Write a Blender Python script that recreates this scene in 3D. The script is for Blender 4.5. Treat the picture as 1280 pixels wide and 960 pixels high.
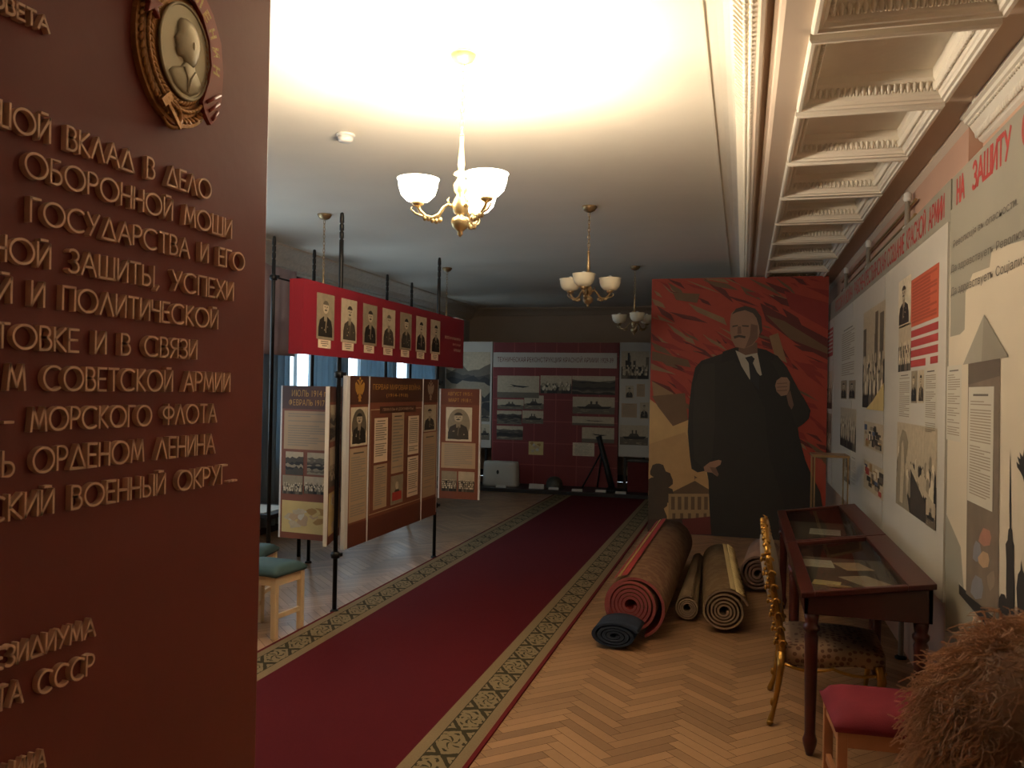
import bpy, bmesh, math, random
from mathutils import Matrix, Vector, noise as mnoise
PI = math.pi
SC = bpy.context.scene
COL = SC.collection
for o in list(bpy.data.objects):
    bpy.data.objects.remove(o)

# ------------------------------------------------------------------ camera
F_PX, CAM_H = 1035.0, 1.6
YAW, PITCH, ROLL = math.radians(15.6), math.radians(0.4), math.radians(1.05)
_f = Vector((-math.sin(YAW)*math.cos(PITCH), math.cos(YAW)*math.cos(PITCH), math.sin(PITCH)))
_r = Vector((math.cos(YAW), math.sin(YAW), 0))
_u = _r.cross(_f)
R_ = _r*math.cos(ROLL)+_u*math.sin(ROLL)
U_ = -_r*math.sin(ROLL)+_u*math.cos(ROLL)
CAMP = Vector((0, 0, CAM_H))
cam = bpy.data.cameras.new('camera')
cam.sensor_width = 36; cam.lens = 36*F_PX/1280; cam.clip_start = 0.05; cam.clip_end = 200
camo = bpy.data.objects.new('camera', cam); COL.objects.link(camo)
mw = Matrix((R_, U_, -_f)).transposed().to_4x4(); mw.translation = CAMP
camo.matrix_world = mw
SC.camera = camo
cam.dof.use_dof = True; cam.dof.focus_distance = 4.5; cam.dof.aperture_fstop = 29.1/2.2

# ------------------------------------------------------------------ exposure, daylight
SC.view_settings.view_transform = 'Standard'; SC.view_settings.look = 'None'
SC.view_settings.gamma = 1; SC.view_settings.use_curve_mapping = False
SC.view_settings.exposure = 0.0
BULB_W = 31.0
BULB_COL = (1.0, 0.83, 0.63)
SKY_COL = (0.70, 0.85, 1.0); SKY_STRENGTH = 5.0
world = bpy.data.worlds.new('daylight'); SC.world = world
world.use_nodes = True
bgn = world.node_tree.nodes['Background']
bgn.inputs[0].default_value = (*SKY_COL, 1); bgn.inputs[1].default_value = SKY_STRENGTH
LEFT_X, RIGHT_X, REAR_Y, BACK_Y, CEIL = -4.95, 1.0, -2.6, 14.7, 3.1
WINDOWS = [(4.9, 1.2), (6.6, 1.2), (8.6, 1.3), (10.25, 1.3), (11.95, 1.3)]     # centre y, width
WIN_Z0, WIN_Z1 = 0.8, 2.5
for i, (wy, ww) in enumerate(WINDOWS):
    al = bpy.data.lights.new('window_daylight', 'AREA'); al.shape = 'RECTANGLE'
    al.size = WIN_Z1-WIN_Z0; al.size_y = ww; al.cycles.is_portal = True
    ao = bpy.data.objects.new('window_daylight', al); COL.objects.link(ao)
    ao.location = (LEFT_X-0.17, wy, (WIN_Z0+WIN_Z1)/2)
    ao.rotation_euler = (0, -PI/2, 0)

# ------------------------------------------------------------------ helpers
def ray(x, y):
    return _f+R_*((x-640)/F_PX)+U_*((480-y)/F_PX)
def hit(x, y, axis, val):
    """where the sight line of a photo pixel meets the plane axis = val"""
    d = ray(x, y); i = 'xyz'.index(axis)
    return CAMP+d*((val-CAMP[i])/d[i])

def lin(c):
    return c/12.92 if c <= 0.04045 else ((c+0.055)/1.055)**2.4
def rgb(r, g, b):
    return (lin(r/255), lin(g/255), lin(b/255), 1)

def newmat(name):
    m = bpy.data.materials.new(name); m.use_nodes = True
    nt = m.node_tree; b = nt.nodes['Principled BSDF']
    return m, nt, b
def node(nt, t, **kw):
    n = nt.nodes.new(t)
    for k, v in kw.items(): setattr(n, k, v)
    return n
def link(nt, a, b): nt.links.new(a, b)
def mathn(nt, op, a=None, b=None, c=None, clamp=False):
    n = node(nt, 'ShaderNodeMath', operation=op); n.use_clamp = clamp
    for i, v in enumerate((a, b, c)):
        if v is None: continue
        if isinstance(v, (int, float)): n.inputs[i].default_value = v
        else: link(nt, v, n.inputs[i])
    return n.outputs[0]
def mixc(nt, fac, a, b):
    n = node(nt, 'ShaderNodeMix', data_type='RGBA')
    for s, v in ((n.inputs[0], fac), (n.inputs[6], a), (n.inputs[7], b)):
        if isinstance(v, (int, float, tuple)): s.default_value = v
        else: link(nt, v, s)
    return n.outputs[2]

def mat(name, col, rough=0.6, metal=0.0, var=0.12, scale=6.0, bump=0.0, bscale=60.0, spec=0.5, stretch=(1, 1, 1), emit=None):
    """a plain procedural surface: one colour broken up by noise, optional bump"""
    m, nt, b = newmat(name)
    tc = node(nt, 'ShaderNodeTexCoord'); mp = node(nt, 'ShaderNodeMapping')
    mp.inputs['Scale'].default_value = stretch
    link(nt, tc.outputs['Object'], mp.inputs['Vector'])
    n = node(nt, 'ShaderNodeTexNoise'); n.inputs['Scale'].default_value = scale; n.inputs['Detail'].default_value = 5
    link(nt, mp.outputs[0], n.inputs['Vector'])
    c = rgb(*col)
    lo = tuple(v*(1-var) for v in c[:3])+(1,); hi = tuple(min(1, v*(1+var)) for v in c[:3])+(1,)
    link(nt, mixc(nt, n.outputs[0], lo, hi), b.inputs['Base Color'])
    b.inputs['Roughness'].default_value = rough; b.inputs['Metallic'].default_value = metal
    b.inputs['Specular IOR Level'].default_value = spec
    if bump:
        n2 = node(nt, 'ShaderNodeTexNoise'); n2.inputs['Scale'].default_value = bscale; n2.inputs['Detail'].default_value = 3
        link(nt, mp.outputs[0], n2.inputs['Vector'])
        bp = node(nt, 'ShaderNodeBump'); bp.inputs['Strength'].default_value = bump; bp.inputs['Distance'].default_value = 0.01
        link(nt, n2.outputs[0], bp.inputs['Height']); link(nt, bp.outputs[0], b.inputs['Normal'])
    if emit:
        b.inputs['Emission Color'].default_value = (*emit[0], 1); b.inputs['Emission Strength'].default_value = emit[1]
    return m

class MB:
    """collects geometry in world space; build() links it as ONE mesh object"""
    def __init__(s):
        s.v = []; s.f = []; s.mi = []; s.sm = []; s.M = Matrix.Identity(4); s.m = 0; s.attr = None
    def P(s, p):
        s.v.append(tuple(s.M @ Vector(p))); return len(s.v)-1
    def face(s, idx, smooth=False, m=None):
        s.f.append(tuple(idx)); s.mi.append(s.m if m is None else m); s.sm.append(smooth)
    def poly(s, pts, m=None, smooth=False):
        s.face([s.P(p) for p in pts], smooth, m)
    def box(s, a, b, m=None):
        (x0, y0, z0), (x1, y1, z1) = a, b
        i = [s.P(p) for p in ((x0,y0,z0),(x1,y0,z0),(x1,y1,z0),(x0,y1,z0),(x0,y0,z1),(x1,y0,z1),(x1,y1,z1),(x0,y1,z1))]
        for q in ((3,2,1,0),(4,5,6,7),(0,1,5,4),(1,2,6,5),(2,3,7,6),(3,0,4,7)):
            s.face([i[k] for k in q], False, m)
    def obox(s, c, ax, ay, az, m=None):
        """box from centre and three half-axis vectors"""
        c, ax, ay, az = map(Vector, (c, ax, ay, az))
        i = [s.P(c+ax*sx+ay*sy+az*sz) for sz in (-1, 1) for sx, sy in ((-1,-1),(1,-1),(1,1),(-1,1))]
        for q in ((3,2,1,0),(4,5,6,7),(0,1,5,4),(1,2,6,5),(2,3,7,6),(3,0,4,7)):
            s.face([i[k] for k in q], False, m)
    def prism(s, outline, d0, d1, m=None, side_m=None):
        """outline in the local xy plane, extruded along local z"""
        n = len(outline)
        a = [s.P((x, y, d0)) for x, y in outline]; b = [s.P((x, y, d1)) for x, y in outline]
        s.face(b, False, m); s.face(a[::-1], False, m)
        for k in range(n):
            s.face((a[k], a[(k+1) % n], b[(k+1) % n], b[k]), False, m if side_m is None else side_m)
    def extr(s, profile, axis0, axis1, closed=True, m=None, smooth=False):
        """3D profile points swept straight by a vector"""
        off = Vector(axis1)-Vector(axis0)
        a = [s.P(p) for p in profile]; b = [s.P(Vector(p)+off) for p in profile]
        n = len(profile)
        for k in range(n if closed else n-1):
            s.face((a[k], a[(k+1) % n], b[(k+1) % n], b[k]), smooth, m)
        if closed:
            s.face(a[::-1], False, m); s.face(b, False, m)
    def tube(s, pts, rad, n=10, m=None, cap=True, closed=False):
        pts = [Vector(p) for p in pts]; k = len(pts)
        if not isinstance(rad, (list, tuple)): rad = [rad]*k
        rings = []; ref = None
        for i, p in enumerate(pts):
            if closed: d = pts[(i+1) % k]-pts[i-1]
            else: d = (pts[min(i+1, k-1)]-pts[max(i-1, 0)])
            d.normalize()
            if ref is None:
                ref = Vector((0,0,1)) if abs(d.z) < 0.9 else Vector((1,0,0))
            x = (ref-d*ref.dot(d)).normalized(); y = d.cross(x); ref = x
            rings.append([s.P(p+(x*math.cos(2*PI*j/n)+y*math.sin(2*PI*j/n))*rad[i]) for j in range(n)])
        for i in range(k if closed else k-1):
            A, B = rings[i], rings[(i+1) % k]
            for j in range(n):
                s.face((A[j], A[(j+1) % n], B[(j+1) % n], B[j]), True, m)
        if cap and not closed:
            s.face(rings[0][::-1], False, m); s.face(rings[-1], False, m)
    def lathe(s, prof, o=(0,0,0), n=24, m=None, cap=True):
        """profile of (radius, height) turned about the z axis through o"""
        o = Vector(o); rings = []
        for r, z in prof:
            rings.append([s.P(o+Vector((r*math.cos(2*PI*j/n), r*math.sin(2*PI*j/n), z))) for j in range(n)])
        for A, B in zip(rings, rings[1:]):
            for j in range(n):
                s.face((A[j], A[(j+1) % n], B[(j+1) % n], B[j]), True, m)
        if cap:
            s.face(rings[0][::-1], False, m); s.face(rings[-1], False, m)
    def ball(s, c, r, nu=14, nv=9, m=None, q=None):
        c = Vector(c); r = (r, r, r) if isinstance(r, (int, float)) else r
        q = q or Matrix.Identity(3)
        top = s.P(c+q @ Vector((0,0,r[2]))); bot = s.P(c-q @ Vector((0,0,r[2])))
        rings = []
        for i in range(1, nv):
            t = PI*i/nv
            rings.append([s.P(c+q @ Vector((r[0]*math.sin(t)*math.cos(2*PI*j/nu), r[1]*math.sin(t)*math.sin(2*PI*j/nu), r[2]*math.cos(t)))) for j in range(nu)])
        for j in range(nu):
            s.face((top, rings[0][j], rings[0][(j+1) % nu]), True, m)
            s.face((bot, rings[-1][(j+1) % nu], rings[-1][j]), True, m)
        for A, B in zip(rings, rings[1:]):
            for j in range(nu):
                s.face((A[j], B[j], B[(j+1) % nu], A[(j+1) % nu]), True, m)
    def ell(s, cx, cy, rx, ry, z, m=None, n=22, a0=0.0, a1=2*PI):
        s.poly([(cx+rx*math.cos(a0+(a1-a0)*k/n), cy+ry*math.sin(a0+(a1-a0)*k/n), z) for k in range(n+(1 if a1-a0 < 6.2 else 0))], m)
    def rect(s, x0, y0, x1, y1, z, m=None):
        s.poly([(x0,y0,z),(x1,y0,z),(x1,y1,z),(x0,y1,z)], m)
    def add(s, other):
        o = len(s.v); s.v += [tuple(s.M @ Vector(p)) for p in other.v]
        s.f += [tuple(i+o for i in f) for f in other.f]; s.mi += other.mi; s.sm += other.sm
    def build(s, name, mats, parent=None, bevel=0.0, base=None):
        b = Vector(BASE.get(parent.name, (0,0,0))) if parent is not None else Vector(base or (0,0,0))
        me = bpy.data.meshes.new(name)
        me.from_pydata([tuple(Vector(p)-b) for p in s.v], [], s.f)
        for m in (mats if isinstance(mats, (list, tuple)) else [mats]): me.materials.append(m)
        me.polygons.foreach_set('material_index', s.mi); me.polygons.foreach_set('use_smooth', s.sm)
        if s.attr:
            at = me.color_attributes.new('tone', 'FLOAT_COLOR', 'CORNER')
            i = 0
            for fi, pl in enumerate(me.polygons):
                for _ in range(pl.loop_total):
                    at.data[i].color = (s.attr[fi],)*3+(1,); i += 1
        me.update()
        o = bpy.data.objects.new(name, me); COL.objects.link(o)
        if parent is not None: o.parent = parent
        else: o.location = b
        BASE[o.name] = b
        if bevel:
            md = o.modifiers.new('bevel', 'BEVEL'); md.width = bevel; md.segments = 2; md.limit_method = 'ANGLE'
        return o
BASE = {}
def frame(o, u, v):
    u = Vector(u).normalized(); v = Vector(v).normalized(); n = u.cross(v)
    M = Matrix((u, v, n)).transposed().to_4x4(); M.translation = Vector(o)
    return M
def tag(o, label=None, cat=None, group=None, kind=None):
    for k, v in (('label', label), ('category', cat), ('group', group), ('kind', kind)):
        if v: o[k] = v
    return o
def thing(name, label, cat, base, group=None):
    o = bpy.data.objects.new(name, None); COL.objects.link(o); o.location = base; o.empty_display_size = 0.05
    BASE[o.name] = Vector(base)
    return tag(o, label, cat, group)
def copy_tree(o, parent=None):
    c = o.copy(); COL.objects.link(c)
    BASE[c.name] = BASE.get(o.name, Vector((0,0,0)))
    if parent is not None: c.parent = parent
    for ch in list(o.children): copy_tree(ch, c)
    return c
def struct(mb, name, mats, bevel=0.0):
    return tag(mb.build(name, mats, bevel=bevel), kind='structure')

_tc = bpy.data.curves.new('lettering_source', 'FONT')
_to = bpy.data.objects.new('lettering_source', _tc); COL.objects.link(_to)
def text_geo(body, bold=0.0):
    _tc.body = body; _tc.offset = bold; _tc.resolution_u = 3
    dg = bpy.context.evaluated_depsgraph_get(); dg.update()
    e = _to.evaluated_get(dg); me = e.to_mesh()
    vs = [tuple(v.co) for v in me.vertices]; fs = [tuple(p.vertices) for p in me.polygons]
    e.to_mesh_clear()
    return vs, fs
def put_text(mb, body, x0, y0, x1, y1, z, m=None, bold=0.0):
    """lettering fitted to the rectangle x0..x1, y0..y1 of the local plane"""
    vs, fs = text_geo(body, bold)
    ax, bx = min(v[0] for v in vs), max(v[0] for v in vs); ay, by = min(v[1] for v in vs), max(v[1] for v in vs)
    o = len(mb.v)
    for v in vs:
        mb.P((x0+(v[0]-ax)/(bx-ax)*(x1-x0), y0+(v[1]-ay)/(by-ay)*(y1-y0), z))
    for f in fs: mb.face([i+o for i in f], False, m)

# ------------------------------------------------------------------ materials
M = {}
M['ceil'] = mat('ceiling_plaster', (236, 228, 212), 0.85, var=0.05, scale=2.5, bump=0.12, bscale=14)
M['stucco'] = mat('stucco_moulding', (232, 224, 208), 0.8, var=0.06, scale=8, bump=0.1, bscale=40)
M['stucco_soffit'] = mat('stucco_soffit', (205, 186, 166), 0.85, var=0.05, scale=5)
M['wall_grey'] = mat('wall_bluegrey_paint', (170, 172, 170), 0.85, var=0.06, scale=3)
M['wall_beige'] = mat('wall_beige_paint', (176, 156, 136), 0.85, var=0.07, scale=3)
M['wall_pink'] = mat('wall_salmon_paint', (202, 164, 142), 0.85, var=0.06, scale=3)
M['maroon'] = mat('maroon_painted_board', (118, 50, 42), 0.5, var=0.06, scale=2.0, bump=0.04, bscale=30)
M['letter'] = mat('pale_copper_letters', (226, 190, 162), 0.45, metal=0.1, var=0.08, scale=20)
M['gold'] = mat('gilded_carving', (170, 128, 62), 0.32, metal=0.85, var=0.25, scale=30, bump=0.2, bscale=90)
M['oldgold'] = mat('dull_gold_relief', (176, 130, 78), 0.42, metal=0.5, var=0.2, scale=40, bump=0.25, bscale=120)
M['enamel'] = mat('red_enamel', (150, 62, 48), 0.3, var=0.1, scale=12)
M['silver'] = mat('dull_silver_disc', (176, 168, 140), 0.42, metal=0.35, var=0.1, scale=14)
M['brass'] = mat('lamplit_brass', (236, 212, 160), 0.28, metal=0.75, var=0.1, scale=12)  # pale tone for the lit chandelier: lamp glare put into the colour
M['oldbrass'] = mat('aged_brass', (176, 150, 112), 0.35, metal=0.85, var=0.12, scale=12)
M['shade'] = mat('frosted_glass_shade', (236, 226, 200), 0.4, var=0.05, scale=6)
M['shade_lit'] = mat('lit_frosted_shade', (255, 246, 226), 0.4, var=0.02, scale=6, emit=((1.0, 0.86, 0.64), 14.0))
M['bulb_off'] = mat('unlit_bulb_glass', (230, 228, 220), 0.2, var=0.02)
M['bulb_on'] = mat('lit_bulb_glass', (255, 250, 240), 0.2, var=0.01, emit=((1.0, 0.82, 0.58), 620.0))
M['black'] = mat('black_iron', (26, 25, 25), 0.45, metal=0.3, var=0.2, scale=20)
M['darkwood'] = mat('black_stained_wood', (34, 30, 28), 0.5, var=0.2, scale=4, stretch=(1, 6, 1))
M['white_paint'] = mat('white_board_sheet', (196, 190, 178), 0.6, var=0.03, scale=4)
M['cream'] = mat('cream_board_sheet', (204, 192, 170), 0.6, var=0.03, scale=4)
M['white_edge'] = mat('white_plastic_edge', (222, 220, 218), 0.5, var=0.03)
M['grey_print'] = mat('grey_printed_band', (150, 145, 130), 0.6, var=0.04, scale=4)
M['grey_light'] = mat('pale_grey_print', (196, 190, 174), 0.6, var=0.05, scale=6)
M['red_print'] = mat('red_print', (170, 62, 58), 0.6, var=0.06, scale=10)
M['orange_print'] = mat('brick_orange_print', (190, 92, 62), 0.6, var=0.1, scale=14)
M['ink'] = mat('dark_grey_ink', (96, 86, 76), 0.6, var=0.1, scale=20)
M['ink2'] = mat('faded_text_ink', (150, 138, 120), 0.65, var=0.15, scale=40)
M['blackink'] = mat('black_print', (44, 40, 36), 0.6, var=0.15, scale=12)
M['brown_panel'] = mat('red_brown_panel_print', (128, 72, 50), 0.55, var=0.1, scale=3)
M['brown_dark'] = mat('dark_brown_header_print', (84, 48, 34), 0.55, var=0.12, scale=5)
M['gold_ink'] = mat('ochre_lettering_print', (192, 142, 66), 0.5, var=0.1, scale=20)
M['paper'] = mat('tan_paper', (184, 156, 124), 0.7, var=0.07, scale=5)
M['paper_grey'] = mat('greyish_paper', (172, 152, 128), 0.7, var=0.08, scale=6)
M['map'] = mat('old_map_print', (206, 182, 122), 0.7, var=0.22, scale=7)
M['redbox'] = mat('crimson_box_paint', (136, 30, 46), 0.5, var=0.05, scale=3)
M['caption'] = mat('caption_card', (232, 206, 176), 0.6, var=0.03)
M['mahogany'] = mat('dark_mahogany', (66, 24, 18), 0.28, var=0.3, scale=5, stretch=(1, 1, 8), bump=0.05, bscale=30)
M['mahogany_x'] = mat('dark_mahogany_rail', (54, 20, 16), 0.3, var=0.3, scale=5, stretch=(6, 1, 8), bump=0.05, bscale=30)
M['felt'] = mat('vitrine_lining', (84, 70, 58), 0.9, var=0.08, scale=10)
M['lightwood'] = mat('pale_beech_wood', (222, 196, 156), 0.45, var=0.12, scale=3, stretch=(6, 6, 1))
M['orangewood'] = mat('varnished_birch', (170, 116, 80), 0.4, var=0.12, scale=3, stretch=(6, 6, 1))
M['green_cloth'] = mat('teal_seat_cloth', (62, 88, 92), 0.85, var=0.15, scale=30, bump=0.15, bscale=300)
M['red_velvet'] = mat('crimson_velvet', (116, 18, 38), 0.8, var=0.2, scale=16, bump=0.15, bscale=200)
M['curtain'] = mat('slate_blue_curtain', (150, 168, 178), 0.85, var=0.1, scale=3, stretch=(1, 6, 1))
M['pinkblind'] = mat('dusty_pink_blind', (176, 156, 158), 0.85, var=0.06, scale=3)
M['net'] = mat('window_frame_paint', (226, 226, 224), 0.5, var=0.03)
M['rug_red'] = mat('carpet_red_pile', (150, 58, 58), 0.95, var=0.25, scale=60, bump=0.4, bscale=300)
M['navy'] = mat('navy_mat', (28, 40, 58), 0.9, var=0.2, scale=40, bump=0.3, bscale=200)
M['hair'] = mat('light_brown_hair', (236, 200, 168), 0.65, var=0.25, scale=30)
M['skin'] = mat('skin', (214, 164, 136), 0.55, var=0.06, scale=20)
M['coat'] = mat('dark_wool_coat', (48, 40, 38), 0.9, var=0.15, scale=40)
M['trousers'] = mat('dark_trousers', (36, 38, 46), 0.9, var=0.15, scale=40)
M['plastic_white'] = mat('white_plastic', (230, 228, 222), 0.4, var=0.02)
M['box_grey'] = mat('pale_canvas_case', (196, 192, 180), 0.7, var=0.08, scale=6)
M['tile_red'] = None

for k in ('curtain', 'hair'):      # thin cloth and hair let some light through
    m = M[k]; nt = m.node_tree; b = nt.nodes['Principled BSDF']; out = nt.nodes['Material Output']
    tr = node(nt, 'ShaderNodeBsdfTranslucent'); mx = node(nt, 'ShaderNodeMixShader')
    mx.inputs[0].default_value = 0.5
    link(nt, b.inputs['Base Color'].links[0].from_socket, tr.inputs[0])
    link(nt, b.outputs[0], mx.inputs[1]); link(nt, tr.outputs[0], mx.inputs[2]); link(nt, mx.outputs[0], out.inputs[0])

def glass_mat(name, tint, refl=1.0):
    m, nt, b = newmat(name); out = nt.nodes['Material Output']; nt.nodes.remove(b)
    t = node(nt, 'ShaderNodeBsdfTransparent'); t.inputs[0].default_value = (*tint, 1)
    g = node(nt, 'ShaderNodeBsdfGlossy'); g.inputs['Roughness'].default_value = 0.03
    fr = node(nt, 'ShaderNodeFresnel'); fr.inputs[0].default_value = 1.4
    mx = node(nt, 'ShaderNodeMixShader'); geo = node(nt, 'ShaderNodeNewGeometry')
    link(nt, mathn(nt, 'MULTIPLY', fr.outputs[0], mathn(nt, 'SUBTRACT', 1.0, geo.outputs['Backfacing'])), mx.inputs[0])
    link(nt, t.outputs[0], mx.inputs[1]); link(nt, g.outputs[0], mx.inputs[2]); link(nt, mx.outputs[0], out.inputs[0])
    return m
M['glass'] = glass_mat('clear_glass', (0.94, 0.96, 0.95))

# greys of the printed photographs, dark to light, then colours
PIC = [mat('photo_tone', c, 0.5, var=0.28, scale=24) for c in ((36,31,25),(68,59,48),(106,95,78),(148,134,110),(188,172,144),(214,200,172))]
PIC += [mat('photo_red', (176,60,52), 0.5, var=0.15, scale=20), mat('photo_blue', (78,98,128), 0.5, var=0.2, scale=20),
        mat('photo_ochre', (166,128,72), 0.5, var=0.25, scale=20), M['paper'], M['ink2'], M['map'], M['grey_light'], M['ink'], M['caption'], M['white_paint']]
P_RED, P_BLUE, P_OCHRE, P_PAPER, P_INK2, P_MAP, P_GREYL, P_INK, P_CAP, P_WHITE = range(6, 16)

def tile_mat(name, tile, grout, sx, sy):
    m, nt, b = newmat(name)
    tc = node(nt, 'ShaderNodeTexCoord'); sp = node(nt, 'ShaderNodeSeparateXYZ'); link(nt, tc.outputs['Object'], sp.inputs[0])
    def g(s, p):
        f = mathn(nt, 'FRACT', mathn(nt, 'DIVIDE', s, p)); return mathn(nt, 'LESS_THAN', f, 0.015/p)
    fac = mathn(nt, 'MAXIMUM', g(sp.outputs[0], sx), g(sp.outputs[2], sy))
    n = node(nt, 'ShaderNodeTexNoise'); n.inputs['Scale'].default_value = 5; link(nt, tc.outputs['Object'], n.inputs['Vector'])
    t = rgb(*tile); base = mixc(nt, n.outputs[0], tuple(v*0.85 for v in t[:3])+(1,), t)
    link(nt, mixc(nt, fac, base, rgb(*grout)), b.inputs['Base Color']); b.inputs['Roughness'].default_value = 0.5
    return m
M['tile_red'] = tile_mat('red_board_squares', (126, 42, 40), (150, 70, 64), 0.36, 0.36)

def parquet_mat():
    m, nt, b = newmat('herringbone_parquet')
    at = node(nt, 'ShaderNodeAttribute', attribute_name='tone')
    tc = node(nt, 'ShaderNodeTexCoord')
    n = node(nt, 'ShaderNodeTexNoise'); n.inputs['Scale'].default_value = 30; n.inputs['Detail'].default_value = 6
    link(nt, tc.outputs['Object'], n.inputs['Vector'])
    n2 = node(nt, 'ShaderNodeTexNoise'); n2.inputs['Scale'].default_value = 0.9; n2.inputs['Detail'].default_value = 4
    link(nt, tc.outputs['Object'], n2.inputs['Vector'])
    f = mathn(nt, 'ADD', mathn(nt, 'MULTIPLY', at.outputs['Fac'], 0.75), mathn(nt, 'MULTIPLY', n.outputs[0], 0.25))
    cr = node(nt, 'ShaderNodeValToRGB'); e = cr.color_ramp.elements
    e[0].position = 0.0; e[0].color = rgb(132, 98, 68); e[1].position = 1.0; e[1].color = rgb(186, 144, 104)
    link(nt, f, cr.inputs[0])
    worn = mixc(nt, mathn(nt, 'MULTIPLY', n2.outputs[0], 0.35), cr.outputs[0], rgb(138, 114, 92))
    link(nt, worn, b.inputs['Base Color'])
    link(nt, mathn(nt, 'ADD', 0.2, mathn(nt, 'MULTIPLY', n2.outputs[0], 0.34)), b.inputs['Roughness'])
    bp = node(nt, 'ShaderNodeBump'); bp.inputs['Strength'].default_value = 0.12; bp.inputs['Distance'].default_value = 0.01
    n3 = node(nt, 'ShaderNodeTexNoise'); n3.inputs['Scale'].default_value = 9; link(nt, tc.outputs['Object'], n3.inputs['Vector'])
    link(nt, n3.outputs[0], bp.inputs['Height']); link(nt, bp.outputs[0], b.inputs['Normal'])
    return m
M['parquet'] = parquet_mat()
M['gap'] = mat('parquet_joint', (70, 46, 30), 0.7)

def runner_border_mat(name, u_axis, c0, half):
    """scrolling leaf border: u along the runner, v across the band"""
    m, nt, b = newmat(name)
    tc = node(nt, 'ShaderNodeTexCoord'); sp = node(nt, 'ShaderNodeSeparateXYZ'); link(nt, tc.outputs['Object'], sp.inputs[0])
    u = sp.outputs[1]
    v = mathn(nt, 'DIVIDE', mathn(nt, 'SUBTRACT', sp.outputs[0], c0), half)
    per = 0.27
    nz = node(nt, 'ShaderNodeTexNoise'); nz.inputs['Scale'].default_value = 38; nz.inputs['Detail'].default_value = 3
    link(nt, tc.outputs['Object'], nz.inputs['Vector'])
    nn = mathn(nt, 'SUBTRACT', nz.outputs[0], 0.5)
    # slanting leaves between oval medallions
    us = mathn(nt, 'ADD', mathn(nt, 'DIVIDE', u, per), mathn(nt, 'MULTIPLY', v, 0.16))
    sc = mathn(nt, 'SUBTRACT', mathn(nt, 'FRACT', us), 0.5)
    ex = mathn(nt, 'DIVIDE', sc, 0.30); ey = mathn(nt, 'DIVIDE', v, 0.92)
    e = mathn(nt, 'SQRT', mathn(nt, 'ADD', mathn(nt, 'MULTIPLY', ex, ex), mathn(nt, 'MULTIPLY', ey, ey)))
    d1 = mathn(nt, 'ADD', e, mathn(nt, 'MULTIPLY', nn, 1.1))
    out_ = mathn(nt, 'GREATER_THAN', d1, 0.98)
    slash = mathn(nt, 'GREATER_THAN', mathn(nt, 'ADD', mathn(nt, 'SINE', mathn(nt, 'ADD', mathn(nt, 'MULTIPLY', mathn(nt, 'ABSOLUTE', v), 7.0), mathn(nt, 'MULTIPLY', mathn(nt, 'ABSOLUTE', sc), 26.0))), mathn(nt, 'MULTIPLY', nn, 2.0)), -0.25)
    th = mathn(nt, 'ARCTAN2', v, ex)
    pet = mathn(nt, 'GREATER_THAN', mathn(nt, 'ADD', mathn(nt, 'SINE', mathn(nt, 'ADD', mathn(nt, 'MULTIPLY', th, 5.0), mathn(nt, 'MULTIPLY', e, 7.0))), mathn(nt, 'MULTIPLY', nn, 2.4)), 0.62)
    inn = mathn(nt, 'MULTIPLY', mathn(nt, 'LESS_THAN', d1, 0.72), pet)
    fac = mathn(nt, 'MAXIMUM', mathn(nt, 'MULTIPLY', out_, slash), inn)
    edge = mathn(nt, 'GREATER_THAN', mathn(nt, 'ABSOLUTE', v), 0.93)
    fac = mathn(nt, 'MAXIMUM', fac, edge)
    col = mixc(nt, fac, rgb(128, 112, 84), rgb(58, 52, 34))
    link(nt, col, b.inputs['Base Color']); b.inputs['Roughness'].default_value = 0.95; b.inputs['Specular IOR Level'].default_value = 0.15
    return m
def carpet_mat(name, col, col2, sc=140):
    m, nt, b = newmat(name)
    tc = node(nt, 'ShaderNodeTexCoord')
    n = node(nt, 'ShaderNodeTexNoise'); n.inputs['Scale'].default_value = sc; n.inputs['Detail'].default_value = 4
    link(nt, tc.outputs['Object'], n.inputs['Vector'])
    n2 = node(nt, 'ShaderNodeTexNoise'); n2.inputs['Scale'].default_value = 1.3; n2.inputs['Detail'].default_value = 3
    link(nt, tc.outputs['Object'], n2.inputs['Vector'])
    f = mathn(nt, 'ADD', mathn(nt, 'MULTIPLY', n.outputs[0], 0.7), mathn(nt, 'MULTIPLY', n2.outputs[0], 0.3))
    link(nt, mixc(nt, f, rgb(*col), rgb(*col2)), b.inputs['Base Color'])
    b.inputs['Roughness'].default_value = 0.95; b.inputs['Specular IOR Level'].default_value = 0.15
    return m
def rug_mat(name, a, b_, c, sc):
    """worn patterned rug: patches of three colours along the roll"""
    m, nt, b = newmat(name)
    tc = node(nt, 'ShaderNodeTexCoord')
    v = node(nt, 'ShaderNodeTexVoronoi'); v.inputs['Scale'].default_value = sc
    link(nt, tc.outputs['Object'], v.inputs['Vector'])
    n = node(nt, 'ShaderNodeTexNoise'); n.inputs['Scale'].default_value = sc*1.6; n.inputs['Detail'].default_value = 6
    link(nt, tc.outputs['Object'], n.inputs['Vector'])
    c1 = mixc(nt, n.outputs[0], rgb(*a), rgb(*b_))
    f = mathn(nt, 'GREATER_THAN', mathn(nt, 'ADD', v.outputs['Distance'], mathn(nt, 'MULTIPLY', n.outputs[0], 0.5)), 0.75)
    link(nt, mixc(nt, f, c1, rgb(*c)), b.inputs['Base Color']); b.inputs['Roughness'].default_value = 0.95
    b.inputs['Specular IOR Level'].default_value = 0.1
    bp = node(nt, 'ShaderNodeBump'); bp.inputs['Strength'].default_value = 0.4; bp.inputs['Distance'].default_value = 0.01
    link(nt, n.outputs[0], bp.inputs['Height']); link(nt, bp.outputs[0], b.inputs['Normal'])
    return m

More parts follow.
